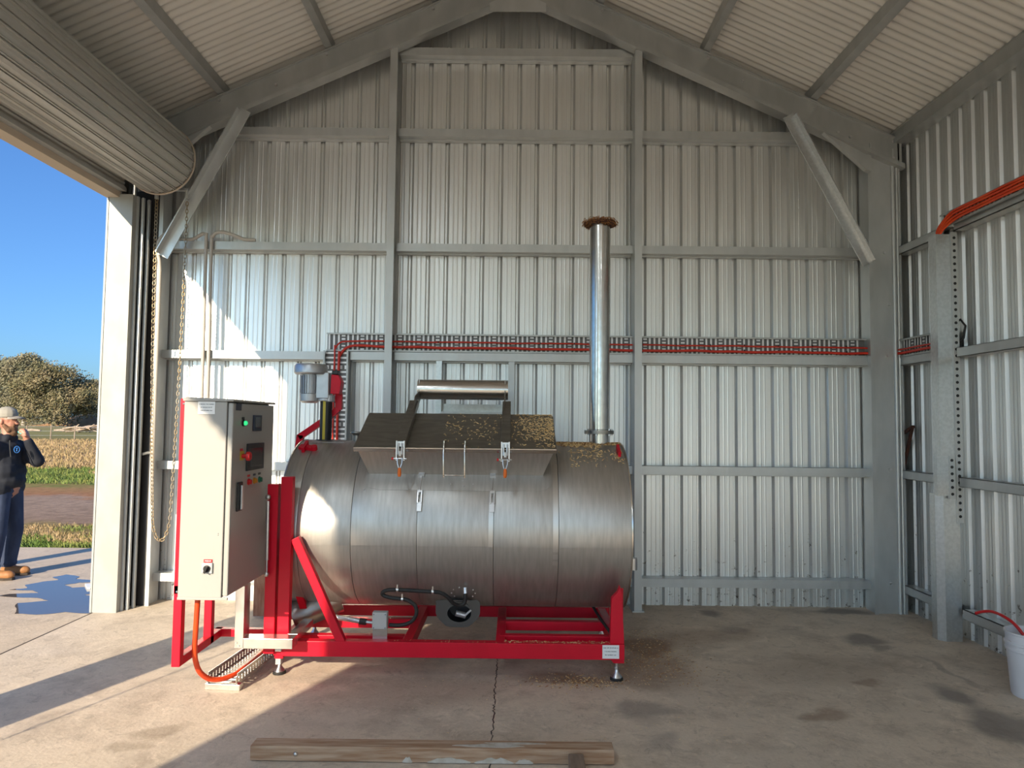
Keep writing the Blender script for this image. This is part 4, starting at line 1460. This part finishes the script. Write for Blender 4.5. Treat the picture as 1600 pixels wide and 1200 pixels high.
# orange feed hose
pts = [(-1.948, 4.475, .69), (-1.952, 4.475, .55), (-1.958, 4.48, .42), (-1.965, 4.49, .33), (-1.968, 4.52, .24), (-1.955, 4.56, .16), (-1.92, 4.62, .10), (-1.87, 4.69, .075), (-1.82, 4.78, .075), (-1.80, 4.88, .083), (-1.79, 5.05, .083), (-1.785, 5.3, .083)]
o = MB().hose(pts, .0165, 12).build('feed_hose', M['orange'], smooth=60)
tag(o, 'orange hose drooping from the cabinet into the floor tray', 'hose')
o = MB().cyl((-2.028, 4.66, .612), (-2.028, 4.66, .635), .022, n=12).build('hose_gland', M['black'], cab, smooth=30)

# perforated tray on the floor
ft = thing('floor_cable_tray', (-1.85, 5.0, 0), 'perforated zinc cable tray lying on the floor beneath the duct', 'cable tray')
A, B = Vector((-1.868, 4.70, 0)), Vector((-1.80, 5.52, 0))
d = (B - A).normalized()
sd = Vector((d.y, -d.x, 0))
MB().bar(A - d * .005 + Vector((0, 0, .020)), A + d * .05 + Vector((0, 0, .020)), .235, .038, up=(0, 0, 1)).build('base_block', M['zinc_shiny'], ft, bevel=.002)
L = (B - A).length
for q in (-1, 1):
    mb = MB()
    for z in (.045, .100):
        mb.bar(A + sd * (q * .098) + Vector((0, 0, z)), B + sd * (q * .098) + Vector((0, 0, z)), .003, .022, up=(0, 0, 1))
    s = .0
    while s < L:
        p = A + d * s + sd * (q * .098)
        mb.bar(p + Vector((0, 0, .05)), p + Vector((0, 0, .095)), .030, .003, up=sd)
        s += .042
    mb.build('side_rail', M['zinc_shiny'], ft)
rung = MB().bar(A + d * .02 - sd * .096 + Vector((0, 0, .045)), A + d * .02 + sd * .096 + Vector((0, 0, .045)), .026, .004, up=(0, 0, 1)).build('rung', M['zinc_shiny'], ft)
i = 1
while .02 + i * .046 < L:
    dup(rung, d * (i * .046), ft)
    i += 1

# little offcut and board under the cabinet
o = MB().bar((-2.02, 5.62, .02), (-1.93, 5.72, .02), .05, .02).build('clip', M['galv'])
tag(o, 'small zinc clip lying on the floor behind the cabinet', 'clip')
o = MB().prism([(-2.31, 6.45), (-2.10, 6.45), (-2.11, 6.47), (-2.30, 6.47)], 'z', .0, .46).build('offcut_board', M['wood_dark'])
o.data.materials[0] = pmat('reddish board', (0.24, 0.09, 0.045), 0.7, 0, (0.34, 0.17, 0.10), (8, 8, 1.5), 5.0)
tag(o, 'reddish timber board standing behind the cabinet stand', 'board')

# ------------------------------------------------------------------ loose things on the floor
tb = thing('timber_beam', (-.4, 3.79, 0), 'long weathered timber beam with flaking white paint on floor', 'timber')
MB().box(-1.335, .537, 3.745, 3.84, 0.004, .078).build('beam', M['wood'], tb, bevel=.003)
rnd = random.Random(11)
for (x0, x1) in ((-.42, -.20), (-.18, .02), (.03, .12), (-.55, -.5)):
    pts = [(x0, .004)]
    k = 9
    for i in range(k + 1):
        t = i / k
        pts.append((x0 + (x1 - x0) * t, .010 + .028 * math.sin(math.pi * t) * rnd.uniform(.5, 1)))
    pts.append((x1, .004))
    MB().prism(pts, 'y', 3.7425, 3.7455).build('paint_flake', M['flake'], tb)
for (x0, x1, y0, y1) in ((-.30, .12, 3.75, 3.80), (-.15, .2, 3.79, 3.82)):
    pts = []
    k = 14
    for i in range(k):
        a = 2 * math.pi * i / k
        pts.append(((x0 + x1) / 2 + (x1 - x0) / 2 * math.cos(a) * rnd.uniform(.7, 1), (y0 + y1) / 2 + (y1 - y0) / 2 * math.sin(a) * rnd.uniform(.5, 1)))
    MB().prism(pts, 'z', .0775, .0795).build('paint_flake', M['flake'], tb)
MB().ball((-1.10, 3.744, .04), .012, n=8).build('nail_head', M['chrome'], tb, smooth=60)
o = MB().prism([(.30, 3.72), (.375, 3.72), (.37, 3.1), (.29, 3.1)], 'z', 0.002, .07).build('timber_offcut', M['wood_dark'], bevel=.003)
tag(o, 'short dark timber offcut butting against the long beam', 'timber')

bk = thing('bucket', (3.435, 4.76, 0), 'white plastic bucket with red hose inside by long wall', 'bucket')
BC = (3.435, 4.76, 0)
MB().lathe([(.0, .004), (.125, 0), (.13, .01), (.150, .29), (.158, .295), (.158, .305), (.152, .31), (.153, .33), (.162, .335), (.162, .345), (.154, .35), (.155, .40), (.163, .405), (.163, .415), (.150, .415), (.147, .40), (.127, .03), (0, .02)], BC, 'z', 48).build('pail', M['bucket'], bk, smooth=35)
MB().tube([(3.435 - .162, 4.76, .36), (3.40, 4.61, .28), (3.46, 4.597, .26), (3.55, 4.64, .30), (3.435 + .162, 4.76, .36)], .003, 6).build('bail', M['chrome'], bk, smooth=50)
o = MB().hose([(3.345, 5.20, .42), (3.365, 5.15, .445), (3.385, 5.08, .462), (3.39, 4.97, .458), (3.40, 4.88, .43), (3.42, 4.82, .37), (3.46, 4.77, .29)], .0105, 8).build('bucket_hose', M['redplastic'], smooth=60)
tag(o, 'red rubber hose arching out of the white bucket', 'hose')
o = MB().tube([(3.53, 4.68, .425), (3.47, 4.71, .435), (3.42, 4.76, .40), (3.40, 4.80, .32)], .0105, 8).build('bucket_hose', M['redplastic'], smooth=60)
tag(o, 'red rubber hose end lying over the bucket rim', 'hose')
o = MB().box(3.62, 3.70, 4.80, 4.98, .275, .36).build('wood_block', M['wood_dark'])
tag(o, 'brown timber block on the low girt behind the bucket', 'block')
# cracks in the slab: thin dark open joint
rnd = random.Random(4)
v, f = [], []
yy = 3.0
i = 0
xx = -.10
while yy < 5.5:
    xx = -.10 + rnd.uniform(-.008, .008)
    w = rnd.uniform(.0015, .0045)
    v += [(xx - w, yy, .0012), (xx + w, yy, .0012)]
    yy += rnd.uniform(.015, .04)
f = [(2 * q, 2 * q + 1, 2 * q + 3, 2 * q + 2) for q in range(len(v) // 2 - 1)]
o = MB().add(v, f).build('floor_crack', M['black'], floor_o)
o = MB().box(-3.786, -3.770, YF, 9.7, -.14, .0005).build('sill_joint', M['sole'], floor_o)


# wood chips: small curled slivers
def chips(mb, p, nrm, size, rnd):
    nrm = nrm.normalized()
    a = nrm.orthogonal().normalized()
    a = Quaternion(nrm, rnd.uniform(0, 6.28)) @ a
    b = nrm.cross(a)
    l_, w_, h_ = size * rnd.uniform(.6, 1.5), size * rnd.uniform(.18, .4), size * rnd.uniform(.15, .45)
    q = [p - a * l_ / 2 - b * w_ / 2, p - a * l_ / 2 + b * w_ / 2, p + a * l_ / 2 + nrm * h_ * .6, p + nrm * h_]
    mb.add(q, [(0, 1, 2), (0, 1, 3), (1, 2, 3), (0, 2, 3)])


rnd = random.Random(2)
pale, brown = MB(), MB()
for i in range(2600):                                  # heap on the shell beside the flue
    x = rnd.uniform(.33, .835)
    a = abs(rnd.gauss(0, 13)) - 8
    if a > 34:
        continue
    dense = mnoise.noise((x * 6, a * .12, 1.3))
    if a > 12 and dense < 0.0:
        continue
    p = on_drum(x, a, .002)
    (brown if (rnd.random() < .75 - a * .03 and x < .72) else pale)
    tgt = brown if rnd.random() < (.85 - max(0, a) * .035) else pale
    chips(tgt, p, p - Vector((x, DY, DZ)), .020 if tgt is brown else .023, rnd)
for i in range(130):
    x = rnd.uniform(.42, .83)
    a = 22 + abs(rnd.gauss(0, 10))
    if a < 44:
        p = on_drum(x, a, .001)
        chips(pale, p, p - Vector((x, DY, DZ)), .022, rnd)
for i in range(900):                                   # on the lid
    t = rnd.random()
    x = .30 - abs(rnd.gauss(0, .13)) if t < .8 else rnd.uniform(-.5, .1)
    s = min(.55, abs(rnd.gauss(.33, .14)))
    if x > .295 or x < -.55 or -.09 < x < -.015:
        continue
    p = LF + Vector((x, 0, 0)) + ld * s + ln * .021
    chips(pale, p, ln, .019, rnd)
o = pale.build('wood_shavings', M['chip_pale'])
tag(o, 'pale wood shavings scattered over the drum and its lid', 'wood shavings', kind='stuff')
for i in range(700):                                   # fluff on top of the flue flange
    a = rnd.uniform(0, 6.283)
    r = rnd.uniform(.082, .140)
    p = Vector((FX + r * math.cos(a), FY + r * math.sin(a), 3.352 + rnd.uniform(-.022, .02) * (1.2 - (r - .08) * 6)))
    chips(brown, p, Vector((math.cos(a), math.sin(a), rnd.uniform(-.3, 1))), .022, rnd)
o = brown.build('compost_crumbs', M['chip_brown'])
tag(o, 'brown compost crumbs caked beside the flue and round its top flange', 'compost', kind='stuff')
fl_p, fl_b = MB(), MB()
for i in range(420):
    x, y = rnd.gauss(.45, .18), rnd.gauss(4.93, .07)
    chips(fl_p if rnd.random() < .6 else fl_b, Vector((x, y, .001)), Vector((0, 0, 1)), .016, rnd)
for i in range(900):
    x, y = rnd.gauss(1.05, .17), rnd.gauss(5.45, .38)
    if y < 4.85 or y > 6.6:
        continue
    chips(fl_p if rnd.random() < .35 else fl_b, Vector((x, y, .001)), Vector((0, 0, 1)), .014, rnd)
for i in range(140):
    x, y = rnd.uniform(-.6, 1.9), rnd.uniform(3.9, 5.2)
    chips(fl_p, Vector((x, y, .001)), Vector((0, 0, 1)), .010, rnd)
for i in range(190):
    chips(fl_p, Vector((rnd.uniform(-.05, .70) if rnd.random() < .85 else rnd.uniform(-.9, 0), rnd.uniform(4.91, 4.965), .2585)), Vector((0, 0, 1)), .012, rnd)
o = fl_p.build('floor_shavings', M['chip_pale'])
tag(o, 'pale wood shavings spilled on the floor under the drum', 'wood shavings', kind='stuff')
o = fl_b.build('floor_crumbs', M['chip_brown'])
tag(o, 'brown crumbs spilled on the floor past the drum end', 'compost', kind='stuff')

# ------------------------------------------------------------------ outdoors
# puddle on the apron
pud = [(-4.44, 6.46), (-4.22, 6.42), (-4.03, 6.50), (-3.80, 6.48), (-3.795, 6.72), (-3.80, 6.86), (-3.98, 6.96), (-4.12, 7.10), (-4.25, 7.16), (-4.1, 7.26), (-4.2, 7.42), (-4.42, 7.50), (-4.55, 7.44), (-4.70, 7.56), (-4.62, 7.68), (-4.47, 7.70),
       (-4.44, 7.78), (-4.75, 7.84), (-4.80, 7.98), (-5.0, 8.06), (-5.06, 7.92), (-4.92, 7.80), (-5.02, 7.70), (-5.10, 7.55), (-5.0, 7.40), (-5.12, 7.32), (-4.86, 7.30), (-4.74, 7.22), (-5.0, 7.16), (-5.06, 7.06), (-4.75, 7.02), (-4.53, 6.99), (-4.45, 6.92), (-4.66, 6.80), (-4.60, 6.66), (-4.52, 6.58)]
pp_ = []
for i, p in enumerate(pud):
    q = pud[(i + 1) % len(pud)]
    for t in (0, .33, .66):
        x, y = p[0] + (q[0] - p[0]) * t, p[1] + (q[1] - p[1]) * t
        if x < -3.85:
            x += .03 * mnoise.noise((x * 9, y * 9, .3))
            y += .03 * mnoise.noise((x * 9, y * 9, 5.3))
        pp_.append((x, y))
o = MB().prism(pp_, 'z', -.004, -.001).build('puddle', M['water'])
tag(o, 'spread of water on the sunny concrete apron', 'puddle', kind='stuff')
o = MB().prism([(-4.47, 7.535), (-4.35, 7.37), (-4.25, 7.40), (-4.37, 7.57)], 'z', 0, .02).build('white_offcut', M['paper'])
tag(o, 'white offcut lying at the edge of the puddle', 'offcut')

o = MB().lathe([(.11, -.004), (.11, 1.05), (.09, 1.09), (.0, 1.10)], (-6.30, 7.98, 0), 'z', 24).build('shadow_post', M['yellow'], smooth=40)  # out of view, added only for its shadow on the apron
tag(o, 'unseen post added to cast a shadow across the apron', 'shadow_post')

# grass strips
def blades(mb, x, y, h, rnd, z0=-.05):
    for k in range(3):
        a = rnd.uniform(0, 6.28)
        lean = rnd.uniform(.1, .8) * h
        w = h * rnd.uniform(.06, .12)
        px, py = x + rnd.uniform(-.05, .05), y + rnd.uniform(-.05, .05)
        hh = h * rnd.uniform(.5, 1.1)
        ca, sa = math.cos(a), math.sin(a)
        mb.add([(px - sa * w, py + ca * w, z0), (px + sa * w, py - ca * w, z0), (px + ca * lean * .4 + sa * w * .7, py + sa * lean * .4 - ca * w * .7, z0 + hh * .6), (px + ca * lean, py + sa * lean, z0 + hh)],
               [(0, 1, 2), (0, 2, 3)])


rnd = random.Random(8)
gr, dg_ = MB(), MB()
for i in range(7000):
    y = 9.76 + abs(rnd.gauss(0, .42))
    x = rnd.uniform(-11, -3.9)
    blades(gr if mnoise.noise((x * .8, y * 1.4, 0)) > -.15 else dg_, x, y, rnd.uniform(.05, .11), rnd)
for i in range(3200):
    y = rnd.uniform(10.3, 12)
    x = rnd.uniform(-12, -3.9)
    blades(gr if mnoise.noise((x * .8, y * 1.4, 4)) > .2 else dg_, x, y, rnd.uniform(.03, .07), rnd)
for i in range(6500):
    y = rnd.uniform(19.4, 27)
    x = rnd.uniform(-24, -7)
    q = mnoise.noise((x * .35, y * .5, 2))
    blades(gr if q > -.2 - (y - 22) * -.02 and y < 25.5 else dg_, x, y, rnd.uniform(.06, .16), rnd)
for i in range(6000):
    y = rnd.uniform(25, 58)
    x = -y * rnd.uniform(.5, .78) + rnd.uniform(-2, 2)
    blades(dg_, x, y, rnd.uniform(.12, .25), rnd)
o = gr.build('grass', M['grass'])
tag(o, 'green grass growing in strips beyond the apron', 'grass', kind='stuff')
o = dg_.build('dry_grass', M['drygrass'])
tag(o, 'dry yellow grass and stubble in the paddock', 'grass', kind='stuff')

# wire fence
fe = thing('wire_fence', (-36, 58, -.05), 'low wire fence with thin posts across the paddock', 'fence')
fp = [(-37.6 - 2.86 * 3 + 2.86 * .52 * i * 1.0, 57.25 + 1.35 * .52 * (i - 6)) for i in range(18)]
for i, (x, y) in enumerate(fp):
    MB().cyl((x, y, -.05), (x + (.35 if i == 12 else .03), y, 1.15), .045, .04, n=6).build('fence_post', M['log'], fe)
for z in (.35, .7, 1.05):
    MB().tube([(x, y, z) for x, y in fp], .008, 4).build('wire', M['galv'], fe)
# log pile
lp = thing('log_pile', (-52.5, 87.3, -.05), 'heap of bleached fallen logs beyond the fence', 'log pile')
rnd = random.Random(21)
for i in range(26):
    x = -54.2 + rnd.uniform(0, 4.6)
    y = 87 + rnd.uniform(-1, 1)
    z = .1 + abs(rnd.gauss(0, .35)) * (1 - abs(x + 51.6) / 4.2)
    l_ = rnd.uniform(1.2, 3.2)
    a = rnd.gauss(.1, .35)
    MB().tube([(x - l_ / 2, y, z), (x, y + .1, z + .1 + rnd.uniform(0, .2)), (x + l_ / 2 * math.cos(a), y + rnd.uniform(-.4, .4), z + l_ / 2 * abs(math.sin(a)))], [rnd.uniform(.08, .16), .1, .05], 6).build('log', M['log'], lp, smooth=60)
for x0, y0, l_, nm in ((-62.5, 92, 2.6, 'pale fallen log lying alone in the far paddock'), (-59.3, 93, 1.6, 'short pale fallen log lying near the log heap')):
    o = MB().tube([(x0 - l_ / 2, y0, .12), (x0, y0 + .2, .18), (x0 + l_ / 2, y0, .10)], [.16, .18, .12], 7).build('fallen_log', M['log'], smooth=60)
    tag(o, nm, 'log')
v, f = [], []
nx = 16
for j in range(9):
    for i in range(nx + 1):
        a, b = i / nx * 2 - 1, j / 8 * 2 - 1
        h = 3.2 * max(0, 1 - a * a) * max(0, 1 - b * b) * (1 + .3 * mnoise.noise((a * 3, b * 3, 0)))
        v.append((-95 + a * 14, 168 + b * 9, -.05 + h))
for j in range(8):
    for i in range(nx):
        o_ = j * (nx + 1) + i
        f.append((o_, o_ + 1, o_ + nx + 2, o_ + nx + 1))
o = MB().add(v, f).build('dirt_mound', pmat('red earth', (.34, .17, .08), .95, 0, (.42, .26, .12), (1, 1, 1), .4), smooth=60)
tag(o, 'low mound of reddish earth behind the log heap', 'mound')


def gum_tree(name, label, x, y, h, w, base, seed, mat, nleaf, trunk_lean=0):
    rnd = random.Random(seed)
    t = thing(name, (x, y, -.05), label, 'tree', 'gum trees along the far paddock edge')
    tr = MB()
    tr.tube([(x, y, -.05), (x + trunk_lean * .3, y, h * .15), (x + trunk_lean, y, h * .38)], [h * .035, h * .027, h * .02], 8)
    blobs = []
    nb = 64
    for i in range(nb):
        a = rnd.uniform(0, 6.283)
        rr = math.sqrt(rnd.random()) * .88
        q = rnd.random() ** .7
        zz = base + (h - base) * (.08 + .86 * q)
        env = math.sqrt(max(.05, 1 - ((q - .42) / .62) ** 2))
        bx = x + math.cos(a) * rr * w * .5 * env
        by = y + math.sin(a) * rr * w * .42 * env
        blobs.append((bx, by, zz, w * rnd.uniform(.085, .155)))
    for bx, by, zz, r in blobs[:22]:
        m0 = Vector((x + trunk_lean * .8, y, h * rnd.uniform(.18, .38)))
        e = Vector((bx, by, zz - r * .2))
        md = m0.lerp(e, .5) + Vector((rnd.uniform(-.5, .5), rnd.uniform(-.5, .5), rnd.uniform(-.2, .6)))
        tr.tube([m0, md, e], [h * .013, h * .009, h * .003], 5)
    tr.build('trunk', M['bark'], t, smooth=60)
    cr = MB()
    for i in range(nleaf):
        bx, by, zz, r = blobs[rnd.randrange(nb)]
        dv = Vector((rnd.gauss(0, 1), rnd.gauss(0, 1), rnd.gauss(0, .72)))
        dv = dv.normalized() * r * (rnd.random() ** .45) * 1.15
        p = Vector((bx, by, zz)) + dv
        n = Vector((rnd.gauss(0, 1), rnd.gauss(0, 1), rnd.gauss(0, 1))).normalized()
        a = n.orthogonal().normalized()
        a = (a + Vector((0, 0, -.5))).normalized()
        b = n.cross(a).normalized()
        l_, ww = rnd.uniform(.16, .34), rnd.uniform(.07, .15)
        cr.add([p - a * l_, p + b * ww, p + a * l_, p - b * ww], [(0, 1, 2, 3)])
    c = cr.build('crown', mat, t)
    return t


gum_tree('gum_tree', 'broad olive gum tree with the widest crown', -98.5, 152, 12.6, 17.5, .3, 31, M['leaf'], 30000, .4)
gum_tree('gum_tree', 'tallest gum tree rising behind the widest crown', -113, 164, 16.2, 13.0, 2.0, 32, M['leaf_b'], 22000)
gum_tree('gum_tree', 'tall thin-crowned gum tree above the man in the cap', -134, 186, 17.5, 12.5, 1.5, 33, M['leaf_b'], 15000)
gum_tree('gum_tree', 'distant smaller gum tree next to the white door jamb', -122, 205, 12.5, 12.0, 1.0, 34, M['leaf_b'], 15000)
gum_tree('gum_tree', 'low leafy gum tree between the widest crown and the mound', -106, 188, 11.5, 10.0, .5, 35, M['leaf'], 15000)
gum_tree('gum_tree', 'gum tree at the frame edge beyond the tallest crown', -140, 175, 15, 13, 2.0, 36, M['leaf'], 9000)

# ------------------------------------------------------------------ the man in the doorway yard
PX, PY = -5.60, 7.90


def blob(name, parts, mat, parent, voxel=.011, sm=6, fac=.5):
    mb = MB()
    for p in parts:
        if p[0] == 'c':
            mb.capsule(*[Vector(q) + Vector((PX, PY, 0)) if isinstance(q, tuple) else q for q in p[1:]])
        else:
            mb.ball(Vector(p[1]) + Vector((PX, PY, 0)), *p[2:])
    o = mb.build(name, mat, None, smooth=180)
    r = o.modifiers.new('remesh', 'REMESH')
    r.mode = 'VOXEL'
    r.voxel_size = voxel
    r.use_smooth_shade = True
    s = o.modifiers.new('smooth', 'SMOOTH')
    s.iterations = sm
    s.factor = fac
    if parent is not None:
        o.parent = parent
    return o


hx = -.035                                          # head centre, x
body = [('c', (-.02, 0, 1.42), (-.01, 0, 1.60), .070, .060),
        ('b', (hx, 0, 1.725), .098, .078, .118), ('b', (hx + .045, 0, 1.68), .062, .060, .085), ('b', (hx + .02, 0, 1.62), .07, .055, .05),
        ('c', (hx + .092, 0, 1.725), (hx + .122, 0, 1.688), .012, .018),                 # nose
        ('b', (hx + .085, 0, 1.742), .022, .06, .014),                                      # brow
        ('b', (hx + .098, 0, 1.648), .016, .028, .010),                                     # mouth
        ('b', (hx - .005, -.083, 1.705), .022, .014, .034), ('b', (hx - .005, .083, 1.705), .022, .014, .034),   # ears
        ('c', (-.02, 0, 1.30), (0, 0, .98), .13, .13),
        # far arm raised to the mouth
        ('c', (-.02, .20, 1.44), (.20, .16, 1.26), .05, .045), ('c', (.20, .16, 1.26), (.165, .055, 1.50), .042, .030),
        ('c', (.165, .055, 1.50), (.155, .03, 1.575), .034, .036),
        # fingers of the raised hand curled round the vape
        ('c', (.185, .03, 1.545), (.190, -.012, 1.550), .013, .012), ('c', (.190, -.012, 1.550), (.160, -.022, 1.553), .012, .010),
        ('c', (.182, .03, 1.570), (.188, -.014, 1.577), .013, .012), ('c', (.188, -.014, 1.577), (.152, -.024, 1.580), .012, .010),
        ('c', (.172, .03, 1.594), (.176, -.012, 1.602), .013, .012), ('c', (.176, -.012, 1.602), (.142, -.022, 1.604), .012, .010),
        ('c', (.158, .03, 1.612), (.160, -.006, 1.622), .012, .011), ('c', (.160, -.006, 1.622), (.130, -.014, 1.620), .010, .009),
        ('c', (.135, .02, 1.55), (.122, -.01, 1.58), .014, .012), ('c', (.122, -.01, 1.58), (.125, -.02, 1.605), .012, .010),
        # near arm down, hand half in the pocket
        ('c', (-.03, -.20, 1.44), (-.16, -.27, 1.16), .05, .044), ('c', (-.16, -.27, 1.16), (-.10, -.21, .94), .04, .03),
        ('c', (-.10, -.21, .94), (-.065, -.20, .88), .034, .038), ('c', (-.06, -.205, .91), (-.025, -.19, .875), .014, .011),
        ('c', (-.07, -.21, .87), (-.06, -.18, .80), .013, .011), ('c', (-.055, -.21, .87), (-.045, -.18, .80), .013, .011),
        ('c', (-.085, -.21, .87), (-.078, -.18, .80), .013, .011), ('c', (-.10, -.205, .87), (-.095, -.18, .81), .012, .010),
        # legs
        ('c', (0, -.10, .92), (.01, -.12, .50), .075, .055), ('c', (.01, -.12, .50), (-.04, -.13, .10), .055, .04), ('c', (-.04, -.13, .09), (.10, -.135, .05), .035, .03),
        ('c', (0, .10, .92), (.03, .12, .50), .075, .055), ('c', (.03, .12, .50), (-.03, .13, .10), .055, .04), ('c', (-.03, .13, .09), (.11, .135, .05), .035, .03)]
man = blob('person', body, M['skin'], None, .0075, 3)
tag(man, 'bearded person in cap, dark hoodie and jeans holding a vape to mouth', 'person')
hood = [('c', (-.03, 0, 1.37), (-.02, 0, 1.08), .150, .152), ('c', (-.03, -.10, 1.38), (-.03, .10, 1.38), .115, .115), ('c', (.0, -.06, 1.15), (.0, .06, 1.15), .15, .15),
        ('b', (.02, 0, 1.06), .155, .19, .12), ('b', (-.02, 0, 1.22), .15, .195, .20), ('c', (-.02, -.10, .98), (-.02, .10, .98), .135, .135),
        ('c', (-.06, -.07, 1.52), (-.06, .07, 1.52), .055, .055), ('c', (.01, -.05, 1.52), (.01, .05, 1.52), .05, .05), ('b', (-.11, 0, 1.49), .08, .11, .06),
        ('c', (-.03, -.19, 1.43), (-.16, -.275, 1.16), .085, .070), ('c', (-.16, -.275, 1.16), (-.11, -.22, .965), .068, .050),
        ('c', (-.03, .18, 1.42), (.215, .165, 1.265), .085, .075), ('c', (.215, .165, 1.265), (.175, .065, 1.475), .072, .048), ('c', (.178, .075, 1.45), (.172, .06, 1.485), .050, .046)]
ho = blob('hoodie', hood, M['hoodie'], man, .011, 5)
jn = [('c', (-.01, -.08, .97), (-.01, .08, .97), .125, .125), ('c', (0, -.095, .92), (.01, -.12, .50), .105, .085), ('c', (.01, -.12, .50), (-.035, -.13, .13), .085, .075),
      ('c', (0, .095, .92), (.03, .12, .50), .105, .085), ('c', (.03, .12, .50), (-.03, .13, .13), .085, .075), ('b', (-.035, -.13, .13), .088, .082, .05), ('b', (-.03, .13, .13), .088, .082, .05)]
blob('jeans', jn, M['jeans'], man, .011, 4)
for sx_, sy_ in ((-.02, -.13), (-.03, .13)):
    bt = blob('boot', [('c', (sx_, sy_, .16), (sx_, sy_, .08), .062, .06), ('c', (sx_ - .03, sy_, .05), (sx_ + .17, sy_, .045), .052, .048), ('b', (sx_ + .17, sy_, .05), .075, .052, .048)], M['boot'], man, .009, 3)
    pts = [(PX + sx_ - .085, PY + sy_ - .035), (PX + sx_ - .085, PY + sy_ + .035), (PX + sx_ + .16, PY + sy_ + .052), (PX + sx_ + .235, PY + sy_ + .025), (PX + sx_ + .235, PY + sy_ - .025), (PX + sx_ + .16, PY + sy_ - .052)]
    so = MB().prism(pts, 'z', -.003, .022).build('boot_sole', M['sole'], None, bevel=.004)
    so.parent = man
be = blob('beard', [('b', (hx + .055, 0, 1.622), .062, .064, .055), ('b', (hx + .072, 0, 1.585), .05, .05, .05), ('c', (hx + .02, -.068, 1.66), (hx + .06, -.05, 1.61), .022, .03),
                    ('c', (hx + .02, .068, 1.66), (hx + .06, .05, 1.61), .022, .03), ('c', (hx + .10, -.03, 1.663), (hx + .10, .03, 1.663), .014, .014)], M['hair'], man, .008, 2)
hr_ = blob('hair', [('b', (hx - .05, 0, 1.715), .062, .078, .075)], M['hair'], man, .008, 2)
cp = blob('cap', [('b', (hx - .004, 0, 1.79), .112, .092, .085), ('b', (hx - .004, 0, 1.765), .113, .093, .035)], M['cap'], man, .008, 3)
v, f = [], []
for i in range(13):
    a = R(-62 + 124 * i / 12)
    for r, dz in ((.095, .006), (.135, .0), (.178, -.016)):
        rr = r if r < .1 else .095 + (r - .095) * (math.cos(a) ** .6)
        v.append((PX + hx + .012 + rr * math.cos(a), PY + .88 * rr * math.sin(a), 1.762 + dz - .012 * abs(math.sin(a))))
for i in range(12):
    for k in range(2):
        o_ = i * 3 + k
        f.append((o_, o_ + 1, o_ + 4, o_ + 3))
br_ = MB().add(v, f).build('cap_brim', M['brim'], None, smooth=60)
br_.modifiers.new('solid', 'SOLIDIFY').thickness = .008
br_.parent = man
vp = MB().cyl((PX + .105, PY - .005, 1.592), (PX + .15, PY - .012, 1.572), .012, n=12).build('vape', M['mint'], None, smooth=40)
tag(vp, 'small mint green vape held in the raised hand', 'vape')
# oval emblem on the chest and the drawstring
em = MB()
cc = Vector((PX + .150, PY - .085, 1.40))
nrm = Vector((.75, -.66, .05)).normalized()
ta = nrm.cross(Vector((0, 0, 1))).normalized()
tb_ = ta.cross(nrm) * -1
ep = [cc + ta * (.026 * math.cos(2 * math.pi * i / 24)) + tb_ * (.036 * math.sin(2 * math.pi * i / 24)) for i in range(24)]
em.tube(ep, .0035, 6, closed=True)
em.tube([cc - tb_ * .02 - ta * .007, cc + tb_ * .008, cc - tb_ * .02 + ta * .007], .004, 6)
em.ball(cc + tb_ * .013, .007, n=8)
e_ = em.build('emblem', M['blue'], None, smooth=60)
e_.parent = man
ds = MB().tube([(PX + .07, PY - .09, 1.50), (PX + .10, PY - .125, 1.42), (PX + .118, PY - .13, 1.32)], .006, 6).build('drawstring', M['sleeve'], None, smooth=60)
ds.parent = man
